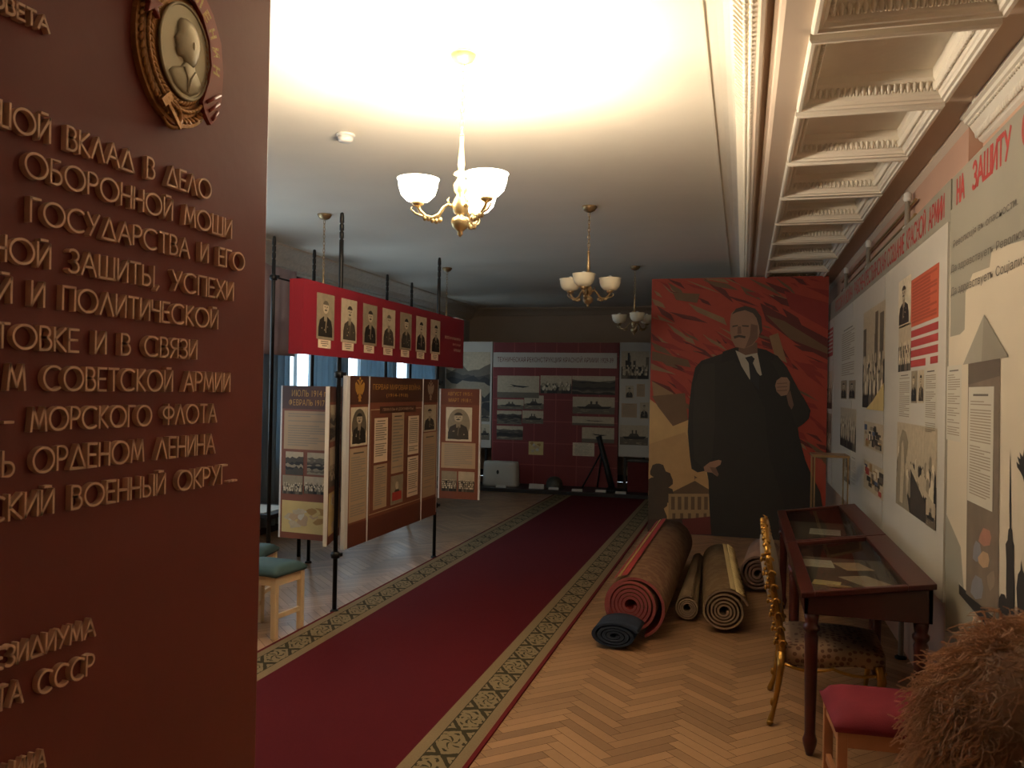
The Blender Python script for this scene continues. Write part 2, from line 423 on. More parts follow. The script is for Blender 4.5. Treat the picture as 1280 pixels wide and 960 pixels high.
# ------------------------------------------------------------------ pictures printed on the boards
def pic(mb, w, h, kind, rng, z=0.0, mo=0):
    """a flat print, lower left corner at the local origin; layers a fraction of a millimetre apart"""
    L = [z]
    def up(): L[0] += 0.0005; return L[0]
    T = lambda i: i+mo
    if kind == 'portrait' or kind == 'oval' or kind == 'cutout':
        bg = rng.choice((3, 4, 4)) if kind == 'portrait' else 5
        mb.rect(0, 0, w, h, up(), T(bg))
        if kind == 'oval':
            mb.ell(w*.5, h*.5, w*.43, h*.46, up(), T(rng.choice((2, 3))), 28)
        cx = w*(.5+rng.uniform(-.05, .05)); dk = rng.choice((0, 0, 1)); hy = h*.70
        zc = up()
        top = h*.5; sw = w*.40
        mb.poly([(cx-sw, h*.06, zc), (cx+sw, h*.06, zc), (cx+sw*.98, h*.26, zc), (cx+sw*.8, h*.42, zc), (cx+w*.12, top, zc),
                 (cx-w*.12, top, zc), (cx-sw*.8, h*.42, zc), (cx-sw*.98, h*.26, zc)], T(dk))
        zc = up()
        mb.poly([(cx-w*.08, h*.40, zc), (cx+w*.08, h*.40, zc), (cx+w*.09, h*.6, zc), (cx-w*.09, h*.6, zc)], T(3))
        mb.ell(cx, hy, w*.165, h*.135, up(), T(4))
        zc = up()
        mb.ell(cx, hy+h*.03, w*.17, h*.12, zc, T(rng.choice((0, 1, 2))), 14, 0.25, PI-0.25)
        if rng.random() < .7:
            mb.ell(cx-w*.01, hy-h*.06, w*.075, h*.016, up(), T(rng.choice((0, 1))))
        zc = up()
        for sx in (-1, 1):
            mb.ell(cx+sx*w*.065, hy+h*.012, w*.03, h*.012, zc, T(1), 10)
        mb.rect(cx-w*.015, hy-h*.04, cx+w*.02, hy+h*.01, zc, T(3))
        zc = up()
        mb.poly([(cx-w*.04, h*.2, zc), (cx, h*.14, zc), (cx+w*.05, h*.42, zc), (cx+w*.0, h*.45, zc)], T(rng.choice((2, 3))))
        for k in range(4):
            x = cx+rng.uniform(-.28, .28)*w; y = h*rng.uniform(.14, .36)
            mb.ell(x, y, w*.025, h*.016, up(), T(rng.choice((3, 4))), 8)
    elif kind in ('crowd', 'street'):
        mb.rect(0, 0, w, h, up(), T(rng.choice((3, 4))))
        mb.rect(0, 0, w, h*rng.uniform(.35, .5), up(), T(2))
        if kind == 'street':
            zc = up()
            for k in range(6):
                x = rng.uniform(0, .9)*w; ww = rng.uniform(.06, .16)*w
                mb.rect(x, h*.4, min(w, x+ww), h*rng.uniform(.6, .95), zc+k*.00005, T(rng.choice((0, 1, 2))))
        zz = up(); rows = 5
        n = 9
        for r in range(rows):
            yb = h*(.52-.1*r) if kind == 'crowd' else h*(.42-.08*r)
            for k in range(n):
                x = w*((k+.5)/n+rng.uniform(-.05, .05)); s = w*.055*(1+.12*r); x = min(max(x, s*1.2), w-s*1.2)
                zz += .00001
                d = rng.choice((0, 0, 1, 2))
                y0 = max(0, yb-h*.26)
                mb.poly([(x-s, y0, zz), (x+s, y0, zz), (x+s, yb, zz), (x+s*.5, yb+s*.5, zz), (x-s*.5, yb+s*.5, zz), (x-s, yb, zz)], T(d))
                mb.ell(x, yb+s*.9, s*.55, s*.7, zz+.000005, T(rng.choice((3, 4, 4, 5))), 8)
    elif kind == 'ship':
        mb.rect(0, 0, w, h, up(), T(4)); mb.rect(0, 0, w, h*.4, up(), T(2))
        zc = up()
        mb.poly([(w*.1, h*.42, zc), (w*.18, h*.3, zc), (w*.85, h*.3, zc), (w*.93, h*.45, zc)], T(0))
        mb.poly([(w*.3, h*.43, zc), (w*.7, h*.43, zc), (w*.62, h*.58, zc), (w*.38, h*.58, zc)], T(1))
        for x in (.42, .55): mb.rect(w*x, h*.58, w*(x+.05), h*.75, zc, T(1))
        for k in range(7):
            mb.ell(w*rng.uniform(.1, .9), h*rng.uniform(.05, .28), w*.07, h*.02, up(), T(3), 8)
    elif kind == 'plane':
        mb.rect(0, 0, w, h, up(), T(4)); zc = up()
        mb.rect(0, 0, w, h*.25, zc, T(2))
        zc = up()
        mb.poly([(w*.3, h*.62, zc), (w*.42, h*.5, zc), (w*.62, h*.46, zc), (w*.78, h*.52, zc), (w*.6, h*.54, zc), (w*.46, h*.56, zc)], T(0))
        mb.poly([(w*.2, h*.48, zc), (w*.5, h*.5, zc), (w*.5, h*.54, zc)], T(1))
    elif kind == 'doc':
        mb.rect(0, 0, w, h, up(), T(P_PAPER if rng.random() < .5 else 5))
        zc = up(); y = h*.93
        if rng.random() < .8:
            mb.rect(w*.25, y-h*.02, w*.75, y, zc, T(P_INK)); y -= h*.06
        while y > h*.07:
            if rng.random() < .9:
                mb.rect(w*.1, y-h*.009, w*(.9 if rng.random() < .7 else rng.uniform(.4, .8)), y, zc, T(P_INK2))
            y -= h*.026
    elif kind == 'map':
        mb.rect(0, 0, w, h, up(), T(P_MAP)); zz = up()
        for k in range(16):
            zz += .00003
            cx, cy = rng.uniform(.15, .85)*w, rng.uniform(.15, .85)*h
            pts = [(min(max(cx+math.cos(a)*w*.16*rng.uniform(.4, 1.1), 0), w), min(max(cy+math.sin(a)*h*.15*rng.uniform(.4, 1.1), 0), h), zz) for a in [2*PI*j/9 for j in range(9)]]
            mb.poly(pts, T(rng.choice((P_OCHRE, P_PAPER, P_MAP, P_GREYL, 4))))
    elif kind == 'land':
        mb.rect(0, 0, w, h, up(), T(4)); zz = up()
        for k in range(10):
            y = h*(.75-.07*k); zz += .00002
            pts = [(w*j/8, max(0, min(h, y+h*.07*rng.uniform(-1, 1))), zz) for j in range(9)]
            mb.poly([(0, 0, zz)]+[(w, 0, zz)]+pts[::-1], T(rng.choice((0, 1, 2, 3))))
    elif kind == 'color':
        mb.rect(0, 0, w, h, up(), T(4)); zz = up()
        for k in range(26):
            x = rng.uniform(.02, .8)*w; y = rng.uniform(.02, .7)*h; zz += .00002
            mb.rect(x, y, min(w, x+w*rng.uniform(.08, .22)), min(h, y+h*rng.uniform(.08, .3)), zz, T(rng.choice((0, 1, 1, 2, 3, 5, P_BLUE, P_OCHRE, P_RED))))

def sheet(parent, name, M4, x0, y0, x1, y1, kind, seed, z=0.001):
    """one print as one part"""
    mb = MB(); mb.M = M4 @ Matrix.Translation((x0, y0, z))
    pic(mb, x1-x0, y1-y0, kind, random.Random(seed))
    return mb.build(name, PIC, parent)

# ================================================================== THE SETTING
# --- floor: herringbone parquet laid diagonally to the room
fl = MB(); fl.attr = []
rng = random.Random(5)
w_, n_ = 0.062, 6; Lp = w_*n_; g_ = 0.0012
fx0, fx1, fy0, fy1 = LEFT_X-.1, RIGHT_X+.3, REAR_Y, BACK_Y
fl.rect(fx0, fy0, fx1, fy1, -0.004, 1); fl.attr.append(0.3)
c45 = math.sqrt(.5)
for j in range(-40, 41):
    for k in range(-260, 261):
        for hor in (0, 1):
            ox = k*w_+2*Lp*j; oy = k*w_
            a = (ox+g_, oy+g_, ox+Lp-g_, oy+w_-g_) if hor else (ox+Lp+g_, oy+w_-Lp+g_, ox+Lp+w_-g_, oy+w_-g_)
            cs = [(x*c45-y*c45, x*c45+y*c45+6) for x, y in ((a[0],a[1]),(a[2],a[1]),(a[2],a[3]),(a[0],a[3]))]
            mx = sum(p[0] for p in cs)/4; my = sum(p[1] for p in cs)/4
            if fx0+.02 < mx < fx1-.02 and fy0+.02 < my < fy1-.02:
                if any(not (fx0 < p[0] < fx1 and fy0 < p[1] < fy1) for p in cs): continue
                fl.poly([(p[0], p[1], 0) for p in cs], 0); fl.attr.append(rng.random())
struct(fl, 'floor', [M['parquet'], M['gap']])

# --- ceiling over the hall, with the small ribs of the plaster joint
c = MB(); c.box((LEFT_X-.3, REAR_Y-.2, CEIL), (-.08, BACK_Y+.2, CEIL+.2))
struct(c, 'ceiling', M['ceil'])
c = MB(); c.box((-.185, REAR_Y, CEIL-.006), (-.172, BACK_Y, CEIL+.01)); struct(c, 'trim_1', M['stucco'])

# --- beam moulding between the flat ceiling and the coffers
def strip(name, prof, y0, y1, m, smooth=False):
    mb = MB(); mb.extr([(x, y0, z) for x, z in prof], (0, y0, 0), (0, y1, 0), True, None, smooth); return struct(mb, name, m)
cove = [(-.125, CEIL)]+[(-.125+.135*math.sin(a), CEIL-.135*(1-math.cos(a))) for a in [PI/2*k/8 for k in range(1, 9)]]
cove += [(.03, CEIL-.135), (.03, CEIL+.05), (-.125, CEIL+.05)]
strip('trim_2', cove, REAR_Y, BACK_Y, M['stucco'])
lf = MB(); rng = random.Random(2)           # the band of leaves along the lower edge of the cove
y = 1.6
while y < 13.5:
    for q, (dx, dz, r) in enumerate(((.012, -.126, .017), (-.012, -.116, .012))):
        lf.ball((dx, y+q*.018, CEIL+dz), (.012, r, .016), 6, 4)
    lf.obox((-.035, y, CEIL-.088), (.022, 0, -.026), (0, .006, 0), (.004, 0, .004))
    y += .042 if y < 6 else .07
struct(lf, 'trim_3', M['stucco'])
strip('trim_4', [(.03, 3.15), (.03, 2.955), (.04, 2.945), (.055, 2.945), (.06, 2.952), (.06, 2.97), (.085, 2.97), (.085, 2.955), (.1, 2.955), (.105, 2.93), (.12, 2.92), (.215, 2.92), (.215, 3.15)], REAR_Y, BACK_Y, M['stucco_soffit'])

# --- coffers: one module copied along the room
PITCH_Y = 0.852; CY0 = 3.20
def coffer_module():
    mb = MB(); x0, x1, y0, y1 = .215, .845, 0.0, PITCH_Y-.06
    # raised frame moulding around the opening in three steps, then the sunk field
    steps = [(0, 2.925), (0, 2.898), (.008, 2.890), (.02, 2.890), (.024, 2.900), (.036, 2.902), (.04, 2.915), (.046, 2.92), (.062, 2.965), (.076, 2.985), (.08, 3.02)]
    rings = [[mb.P((x0+d, y0+d, z)), mb.P((x1-d, y0+d, z)), mb.P((x1-d, y1-d, z)), mb.P((x0+d, y1-d, z))][0:4] for d, z in steps]
    rings = [list(r) for r in rings]
    for A, B in zip(rings, rings[1:]):
        for j in range(4): mb.face((A[j], B[j], B[(j+1) % 4], A[(j+1) % 4]))
    mb.face(rings[-1])
    # egg-and-leaf course on the sloping inside
    d = .056
    def course(p, q, nrm, n):
        p, q, nrm = Vector(p), Vector(q), Vector(nrm)
        for k in range(n):
            c = p.lerp(q, (k+.5)/n); t = (q-p).normalized(); hw = (q-p).length/n
            mb.ball(c+nrm*.004, (abs(t.x)*hw*.36+abs(nrm.x)*.012+.001, abs(t.y)*hw*.36+abs(nrm.y)*.012+.001, .024), 8, 5)
            mb.ball(p.lerp(q, (k+1)/n)+nrm*.008+Vector((0, 0, -.012)), (.005, .005, .012), 5, 4)
    course((x0+d, y0+d, 2.95), (x1-d, y0+d, 2.95), (0, 1, 0), 20); course((x0+d, y1-d, 2.95), (x1-d, y1-d, 2.95), (0, -1, 0), 20)
    course((x0+d, y0+d, 2.95), (x0+d, y1-d, 2.95), (1, 0, 0), 26); course((x1-d, y0+d, 2.95), (x1-d, y1-d, 2.95), (-1, 0, 0), 26)
    # the plain cross rib up to the next coffer
    mb.box((x0, y1, 2.925), (x1, y1+.06, 3.15))
    return mb
cm = coffer_module()
first = tag(cm.build('trim_5', M['stucco'], base=(0, 0, 0)), kind='structure')
first.location.y = CY0-PITCH_Y*3
for k in range(1, 16):
    q = first.copy(); q.name = 'trim_5'; COL.objects.link(q); q.location.y = CY0+PITCH_Y*(k-3)
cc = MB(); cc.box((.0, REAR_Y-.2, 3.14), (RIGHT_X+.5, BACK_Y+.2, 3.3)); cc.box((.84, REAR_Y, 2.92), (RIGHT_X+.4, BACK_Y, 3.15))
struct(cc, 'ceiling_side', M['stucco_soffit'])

# --- walls
wl = MB()            # left wall with window openings
ys = [REAR_Y-.2]
for wy, ww in WINDOWS: ys += [wy-ww/2, wy+ww/2]
ys.append(BACK_Y+.2)
for k in range(0, len(ys), 2): wl.box((LEFT_X-.15, ys[k], 0), (LEFT_X, ys[k+1], CEIL))
for wy, ww in WINDOWS:
    wl.box((LEFT_X-.15, wy-ww/2, 0), (LEFT_X, wy+ww/2, WIN_Z0)); wl.box((LEFT_X-.15, wy-ww/2, WIN_Z1), (LEFT_X, wy+ww/2, CEIL))
struct(wl, 'wall_left', M['wall_grey'])
b_ = MB(); b_.box((LEFT_X-.3, BACK_Y, 0), (RIGHT_X+.5, BACK_Y+.2, CEIL+.2)); struct(b_, 'wall_back', M['wall_beige'])
b_ = MB(); b_.box((LEFT_X-.3, REAR_Y-.2, 0), (RIGHT_X+.5, REAR_Y, CEIL+.2)); struct(b_, 'wall_front', M['wall_beige'])
TURN = 4.30
b_ = MB(); b_.box((RIGHT_X, TURN, 0), (RIGHT_X+.4, BACK_Y, 2.98)); b_.box((RIGHT_X+.06, REAR_Y, 0), (RIGHT_X+.4, TURN, 2.98)); struct(b_, 'wall_right', M['wall_pink'])
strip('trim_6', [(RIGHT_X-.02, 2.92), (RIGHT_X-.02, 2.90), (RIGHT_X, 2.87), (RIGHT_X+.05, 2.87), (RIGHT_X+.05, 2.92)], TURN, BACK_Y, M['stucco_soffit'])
# crown of the near bay with its egg course
strip('trim_7', [(RIGHT_X-.04, 2.92), (RIGHT_X-.04, 2.905), (RIGHT_X-.025, 2.90), (RIGHT_X-.02, 2.885), (RIGHT_X-.005, 2.88), (RIGHT_X+.01, 2.855), (RIGHT_X+.045, 2.80), (RIGHT_X+.06, 2.79), (RIGHT_X+.06, 2.92)], REAR_Y, TURN-.005, M['stucco'])
eg = MB(); y = 2.0
while y < TURN-.02:
    eg.ball((RIGHT_X-.004, y, 2.874), (.009, .011, .009), 6, 4); eg.ball((RIGHT_X+.026, y, 2.826), (.01, .010, .022), 6, 4); y += .028
struct(eg, 'trim_8', M['stucco'])
# cornices left and back
strip('trim_9', [(LEFT_X, CEIL), (-4.72, CEIL), (-4.72, CEIL-.02), (-4.78, CEIL-.05), (-4.86, CEIL-.12), (-4.90, CEIL-.19), (-4.93, CEIL-.2), (-4.93, CEIL-.22), (LEFT_X, CEIL-.24)], REAR_Y, BACK_Y, mat('cornice_relief', (206, 196, 182), .85, var=.25, scale=26, bump=.5, bscale=34))
mb = MB(); mb.extr([(LEFT_X, BACK_Y-a, CEIL-b) for a, b in ((0, 0), (.16, 0), (.16, .02), (.08, .07), (.03, .13), (0, .14))], (LEFT_X, 0, 0), (RIGHT_X, 0, 0)); struct(mb, 'trim_10', M['wall_beige'])
for nm, a, b in (('baseboard_left', (LEFT_X, REAR_Y, 0), (LEFT_X+.025, BACK_Y, .12)), ('baseboard_back', (LEFT_X, BACK_Y-.025, 0), (RIGHT_X, BACK_Y, .12))):
    mb = MB(); mb.box(a, b); struct(mb, nm, M['darkwood'], .004)

# --- windows: frame with two casements and a glazing pane each
for i, (wy, ww) in enumerate(WINDOWS):
    wn = bpy.data.objects.new('window_%d' % (i+1), None); COL.objects.link(wn); wn.location = (LEFT_X-.10, wy, WIN_Z0); wn['kind'] = 'structure'
    BASE[wn.name] = Vector(wn.location)
    fr = MB(); X0, X1 = LEFT_X-.13, LEFT_X-.07; y0, y1 = wy-ww/2, wy+ww/2
    t = .055
    fr.box((X0, y0, WIN_Z0), (X1, y0+t, WIN_Z1)); fr.box((X0, y1-t, WIN_Z0), (X1, y1, WIN_Z1)); fr.box((X0, wy-t*.7, WIN_Z0), (X1, wy+t*.7, WIN_Z1))
    fr.box((X0, y0, WIN_Z0), (X1, y1, WIN_Z0+t)); fr.box((X0, y0, WIN_Z1-t), (X1, y1, WIN_Z1)); fr.box((X0+.01, y0, 2.0), (X1-.01, y1, 2.05))
    fr.build('window_frame', M['net'], wn)
    gl = MB(); gl.box((LEFT_X-.103, y0+.01, WIN_Z0+.01), (LEFT_X-.097, y1-.01, WIN_Z1-.01)); gl.build('pane', M['glass'], wn)
    sl = MB(); sl.box((LEFT_X-.066, y0-.05, WIN_Z0-.04), (LEFT_X+.1, y1+.05, WIN_Z0)); sl.build('window_sill', M['net'], wn, .006)
# curtains: two gathered drapes per window
def drape(mb, y0, y1, z0, z1, x, amp, folds, ph):
    n = folds*8; rows = 8; g = []
    for r in range(rows+1):
        z = z0+(z1-z0)*r/rows; k = 1-.25*math.sin(PI*min(1, r/rows)*.5)
        g.append([mb.P((x+amp*k*math.sin(2*PI*folds*j/n+ph+.3*math.sin(r*.9)), y0+(y1-y0)*(j/n), z)) for j in range(n+1)])
    for A, B in zip(g, g[1:]):
        for j in range(n): mb.face((A[j], A[j+1], B[j+1], B[j]), True)
DR = [(4.0, 4.5, 'narrow slate curtain at the window nearest the maroon board'), (5.45, 6.1, 'slate curtain left of the second window'), (6.85, 7.3, 'slate curtain right of the second window'),
      (7.5, 8.04, 'slate-blue curtain beside the dusty pink blind'), (8.50, 9.42, 'wide slate-blue curtain between two bright window gaps under the crimson box'),
      (9.86, 10.95, 'broad grey-blue curtain behind the middle of the brown exhibit panels'), (11.45, 12.5, 'last grey-blue curtain of the row, by the back corner')]
for y0, y1, lab in DR:
    mb = MB(); drape(mb, y0, y1, .12, 2.78, LEFT_X+.16, .045, max(3, int((y1-y0)/.13)), y0)
    o = mb.build('curtain', M['curtain'], base=(LEFT_X+.16, y0, .12)); tag(o, lab, 'curtain', 'curtains along the window wall')
    md = o.modifiers.new('cloth', 'SOLIDIFY'); md.thickness = .004
mb = MB(); mb.tube([(LEFT_X+.16, 3.9, 2.8), (LEFT_X+.16, 12.7, 2.8)], .014, 8)
for y in (3.9, 7.2, 9.6, 12.7): mb.box((LEFT_X-.01, y-.012, 2.79), (LEFT_X+.17, y+.012, 2.81))
tag(mb.build('curtain_rail', M['black'], base=(LEFT_X, 3.9, 2.8)), 'long thin curtain rail under the cornice above the windows', 'curtain rail')
mb = MB(); drape(mb, 7.42, 8.06, 1.92, 2.84, LEFT_X+.235, .012, 3, 0); mb.box((LEFT_X+.0, 7.44, 2.83), (LEFT_X+.25, 7.455, 2.845)); mb.box((LEFT_X+.0, 8.03, 2.83), (LEFT_X+.25, 8.045, 2.845))
o = mb.build('window_blind', M['pinkblind'], base=(LEFT_X+.235, 7.4, 1.9)); tag(o, 'dusty pink cloth blind hanging beside the crimson box', 'blind')
o.modifiers.new('cloth', 'SOLIDIFY').thickness = .006

# ================================================================== MAROON BOARD WITH METAL LETTERS
PXW = -1.15
board = thing('memorial_board', 'tall maroon board with raised copper letters, filling the left of the view', 'memorial board', (PXW-.04, .6, 0))
mb = MB(); mb.box((PXW-.09, -.7, 0), (PXW, 1.818, 2.75)); mb.build('board_panel', M['maroon'], board, .003)
def pol(cx, cy, rx, ry, a0, a1, n=18):
    return [(cx+rx*math.cos(math.radians(a0+(a1-a0)*k/n)), cy+ry*math.sin(math.radians(a0+(a1-a0)*k/n))) for k in range(n+1)]
O_ = lambda w: [pol(w/2, .5, w/2, .5, 0, 360, 30)]
G = {   # letter: (width, strokes) drawn on a unit cap height
 'О': (1.0, O_(1.0)), 'С': (.85, [pol(.5, .5, .5, .5, 48, 312, 24)]),
 'В': (.5, [[(0,0),(0,1)], [(0,1),(.22,1)]+pol(.22,.77,.22,.23,90,-90,10)+[(0,.54)], [(0,.54),(.24,.54)]+pol(.24,.27,.26,.27,90,-90,10)+[(0,0)]]),
 'Е': (.46, [[(.46,1),(0,1),(0,0),(.46,0)], [(0,.52),(.4,.52)]]), 'Т': (.56, [[(0,1),(.56,1)], [(.28,1),(.28,0)]]),
 'А': (.72, [[(0,0),(.36,1),(.72,0)], [(.14,.36),(.58,.36)]]), 'Ш': (.8, [[(0,1),(0,0),(.8,0),(.8,1)], [(.4,0),(.4,1)]]),
 'Щ': (.84, [[(0,1),(0,0),(.84,0)], [(.8,0),(.8,1)], [(.4,0),(.4,1)]]),
 'И': (.55, [[(0,1),(0,0),(.55,1),(.55,0)]]), 'Й': (.55, [[(0,1),(0,0),(.55,1),(.55,0)], [(.14,1.14),(.42,1.14)]]),
 'К': (.52, [[(0,0),(0,1)], [(.5,1),(.03,.5),(.52,0)]]), 'Л': (.7, [[(0,0),(.35,1),(.7,0)]]), 'Д': (.78, [[(0,0),(.39,1),(.78,0),(0,0)]]),
 'Б': (.5, [[(.44,1),(0,1),(0,0),(.24,0)]+pol(.24,.28,.26,.28,-90,90,10)+[(0,.56)]]), 'Р': (.5, [[(0,0),(0,1),(.22,1)]+pol(.22,.73,.27,.27,90,-90,10)+[(0,.46)]]),
 'Н': (.58, [[(0,0),(0,1)], [(.58,0),(.58,1)], [(0,.5),(.58,.5)]]), 'М': (.78, [[(0,0),(.1,1),(.39,.12),(.68,1),(.78,0)]]), 'Г': (.44, [[(0,0),(0,1),(.44,1)]]),
 'У': (.62, [[(0,1),(.33,.42)], [(.62,1),(.14,0)]]), 'З': (.46, [pol(.2,.75,.25,.25,150,-90,12)+pol(.2,.25,.27,.25,90,-150,12)]),
 'Ы': (.68, [[(0,1),(0,0),(.22,0)]+pol(.22,.26,.24,.26,-90,90,10)+[(0,.52)], [(.68,0),(.68,1)]]), 'Ь': (.48, [[(0,1),(0,0),(.22,0)]+pol(.22,.27,.26,.27,-90,90,10)+[(0,.54)]]),
 'П': (.6, [[(0,0),(0,1),(.6,1),(.6,0)]]), 'Х': (.62, [[(0,0),(.62,1)], [(0,1),(.62,0)]]), 'Ч': (.52, [[(0,1),(0,.55),(.52,.5)], [(.52,1),(.52,0)]]),
 'Я': (.5, [[(.5,0),(.5,1),(.28,1)]+pol(.28,.74,.27,.26,90,270,10)+[(.5,.48)], [(.3,.48),(0,0)]]), 'Ф': (.8, [pol(.4,.62,.4,.3,0,360,24), [(.4,0),(.4,1.05)]]),
 'Ц': (.62, [[(0,1),(0,0),(.62,0)], [(.54,1),(.54,0)], [(.62,0),(.62,-.14)]]),
 ',': (.16, [[(.14,.06),(0,-.16)]]), '.': (.12, [[(0,.04),(.1,.04)]]), '-': (.4, [[(0,.42),(.4,.42)]]), ' ': (.55, []),
}
def stroke_print(mb, body, x0, y0, x1, y1, z, th, slope=0.0):
    """flat printed poster letters: condensed strokes of one thickness"""
    s = (x1-x0-th)/line_width(body); x = x0+th/2; H = y1-y0-th
    for ch in body:
        wd, sts = G[ch]; f0 = len(mb.f)
        for st in sts:
            pts = [Vector((x+a*s, y0+th/2+b*H+slope*(x+a*s-x0), z)) for a, b in st]
            for a, b in zip(pts, pts[1:]):
                if (b-a).length < 1e-6: continue
                t0 = (b-a).normalized(); nn = Vector((-t0.y, t0.x, 0))*th*.5; e = t0*th*.35
                lift = Vector((0, 0, .00004*(len(mb.f)-f0)))
                mb.poly([a-e-nn+lift, b+e-nn+lift, b+e+nn+lift, a-e+nn+lift])
        x += (wd+.17)*s
def line_width(t):
    w = 0
    for ch in t: w += G[ch][0]+.17
    return w-.17
LETTERS = []
def stroke_line(t, pre, p0, p1, cap, seed=0):
    """letters set along the board from photo baseline p0 to p1; pre runs on to the left of p0"""
    A = hit(p0[0], p0[1], 'x', PXW); B = hit(p1[0], p1[1], 'x', PXW)
    du = (B-A); Lw = du.length; u = du.normalized(); W = line_width(t)
    H = hit(p0[0], p0[1]-cap, 'x', PXW).z-A.z
    s = Lw/W; Mx = frame(A, u, Vector((0, 0, 1))); Mx = frame(A, u, Vector((1, 0, 0)).cross(u))
    x = -(line_width(pre)+.17)*s if pre else 0.0
    th = .0042; d0, d1 = .0, .012
    for ch in pre+t:
        wd, sts = G[ch]; mb = MB(); mb.M = Mx
        for st in sts:
            pts = [Vector((x+a*s, b*H, 0)) for a, b in st]
            closed = (pts[0]-pts[-1]).length < 1e-6 and len(pts) > 6
            if len(pts) > 6:      # curved strokes: one mitred ribbon
                n = len(pts)-(1 if closed else 0); ring = []
                for i in range(n):
                    a = pts[(i-1) % n] if closed else pts[max(i-1, 0)]; b = pts[(i+1) % n] if closed else pts[min(i+1, n-1)]
                    t0 = (b-a).normalized(); nn = Vector((-t0.y, t0.x, 0))*th*.5
                    ring.append([mb.P(pts[i]+nn+Vector((0,0,d0))), mb.P(pts[i]+nn+Vector((0,0,d1))), mb.P(pts[i]-nn+Vector((0,0,d1))), mb.P(pts[i]-nn+Vector((0,0,d0)))])
                for i in range(n if closed else n-1):
                    a, b = ring[i], ring[(i+1) % n]
                    for k in range(3): mb.face((a[k], b[k], b[k+1], a[k+1]))
                if not closed: mb.face(ring[0]); mb.face(ring[-1][::-1])
            else:
                for a, b in zip(pts, pts[1:]):
                    t0 = (b-a).normalized(); nn = Vector((-t0.y, t0.x, 0))
                    mb.obox((a+b)/2+Vector((0, 0, (d0+d1)/2)), t0*((b-a).length/2+th*.4), nn*th*.5, Vector((0, 0, (d1-d0)/2)))
        if sts: LETTERS.append(((A+u*x).y, H, mb))
        x += (wd+.17)*s
for t, pre, p0, p1, cap in (
    ('ЕТА', 'СОВ', (14.6, 23), (54.5, 42), 19),
    ('ОЙ ВКЛАД В ДЕЛО', 'БОЛЬШ', (10, 163), (258, 250), 31),
    ('ОБОРОННОЙ МОЩИ', '', (24.4, 219), (283.7, 298), 31),
    ('ГОСУДАРСТВА И ЕГО', '', (31.3, 276.6), (300, 338.7), 29.5),
    ('ОЙ ЗАЩИТЫ, УСПЕХИ', 'ЖЕНН'[2:], (5.3, 327), (286, 375.4), 31),
    ('И ПОЛИТИЧЕСКОЙ', 'БОЕВОЙ ', (32.7, 381.5), (266.4, 410.7), 30),
    ('ОВКЕ И В СВЯЗИ', 'ПОДГОТ', (9.3, 435), (240, 448.4), 30),
    ('СОВЕТСКОЙ АРМИИ', 'М ', (47.8, 487.3), (281.6, 489), 30),
    ('МОРСКОГО ФЛОТА', '- ', (31.9, 538.8), (265, 527), 29),
    ('ОРДЕНОМ ЛЕНИНА', 'Ь ', (34.5, 591.4), (263, 565.6), 31),
    ('КИЙ ВОЕННЫЙ ОКРУГ...', 'С', (4, 649.8), (290.8, 600.7), 31),
    ('ЗИДИУМА', 'ПРЕ', (0, 833), (112.4, 793.5), 25),
    ('СССР', 'СОВЕТА ', (40.6, 868.5), (110.5, 841), 27),
    ('МА', 'ДИ', (22, 969), (50, 957), 22)):
    stroke_line(t, pre, p0, p1, cap)
seen = sorted([L for L in LETTERS if L[0] > 1.03], key=lambda L: -L[1]/L[0])
for L in seen[:100]: L[2].build('letter', M['letter'], board)
rest = MB()
for L in seen[100:]+[L for L in LETTERS if L[0] <= 1.03]: rest.add(L[2])
tag(rest.build('small_lettering', M['letter'], board), kind='stuff')
# the order fixed to the board: ring of ears, red banner, star, round profile
MC = Vector((PXW, 1.461, 2.292))
MM = frame(MC, (0, 1, 0), (0, 0, 1))
emblem = thing('order_emblem', 'round gold and silver order emblem with red banner mounted on the maroon board', 'emblem', MC)
mb = MB(); mb.M = MM
mb.prism([(.128*math.cos(a), .158*math.sin(a)) for a in [2*PI*k/48 for k in range(48)]], 0, .012)
rng = random.Random(9)
for side in (-1, 1):
    for row in range(3):
        for k in range(26):
            a = math.radians(-92+side*(4+k*6.4))
            rr = .92-.115*row
            p = Vector((.126*rr*math.cos(a), .156*rr*math.sin(a), .014+.005*(1-abs(row-1))))
            tang = a+side*PI/2+(row-1)*.5
            q = Matrix.Rotation(tang, 3, 'Z')
            mb.ball(p, (.0125, .0048, .005), 6, 4, q=q)
mb.build('wreath', M['oldgold'], emblem)
mb = MB(); mb.M = MM
DU, DV = .012, .0
rim = [(DU+.079*math.cos(a), DV+.097*math.sin(a), .018) for a in [2*PI*k/40 for k in range(40)]]
mb.prism([(DU+.077*math.cos(a), DV+.095*math.sin(a)) for a in [2*PI*k/48 for k in range(48)]], .008, .018)
mb.tube(rim, .0035, 8, closed=True); disc = mb.build('disc', M['silver'], emblem)
BASE[disc.name] = MC
def relief(outline, steps, c):
    """bas-relief: the outline rises in shrinking steps towards its middle"""
    rings = [[mb.P((c[0]+(x-c[0])*k, c[1]+(y-c[1])*k, z)) for x, y in outline] for k, z in steps]; n = len(outline)
    for A_, B_ in zip(rings, rings[1:]):
        for j in range(n): mb.face((A_[j], A_[(j+1) % n], B_[(j+1) % n], B_[j]), True)
    mb.face(rings[-1], True)
ST = [(1.0, .017), (.97, .0215), (.86, .0245), (.6, .027), (.25, .028)]
mb = MB(); mb.M = MM @ Matrix.Translation((DU+.004, DV+.006, 0))
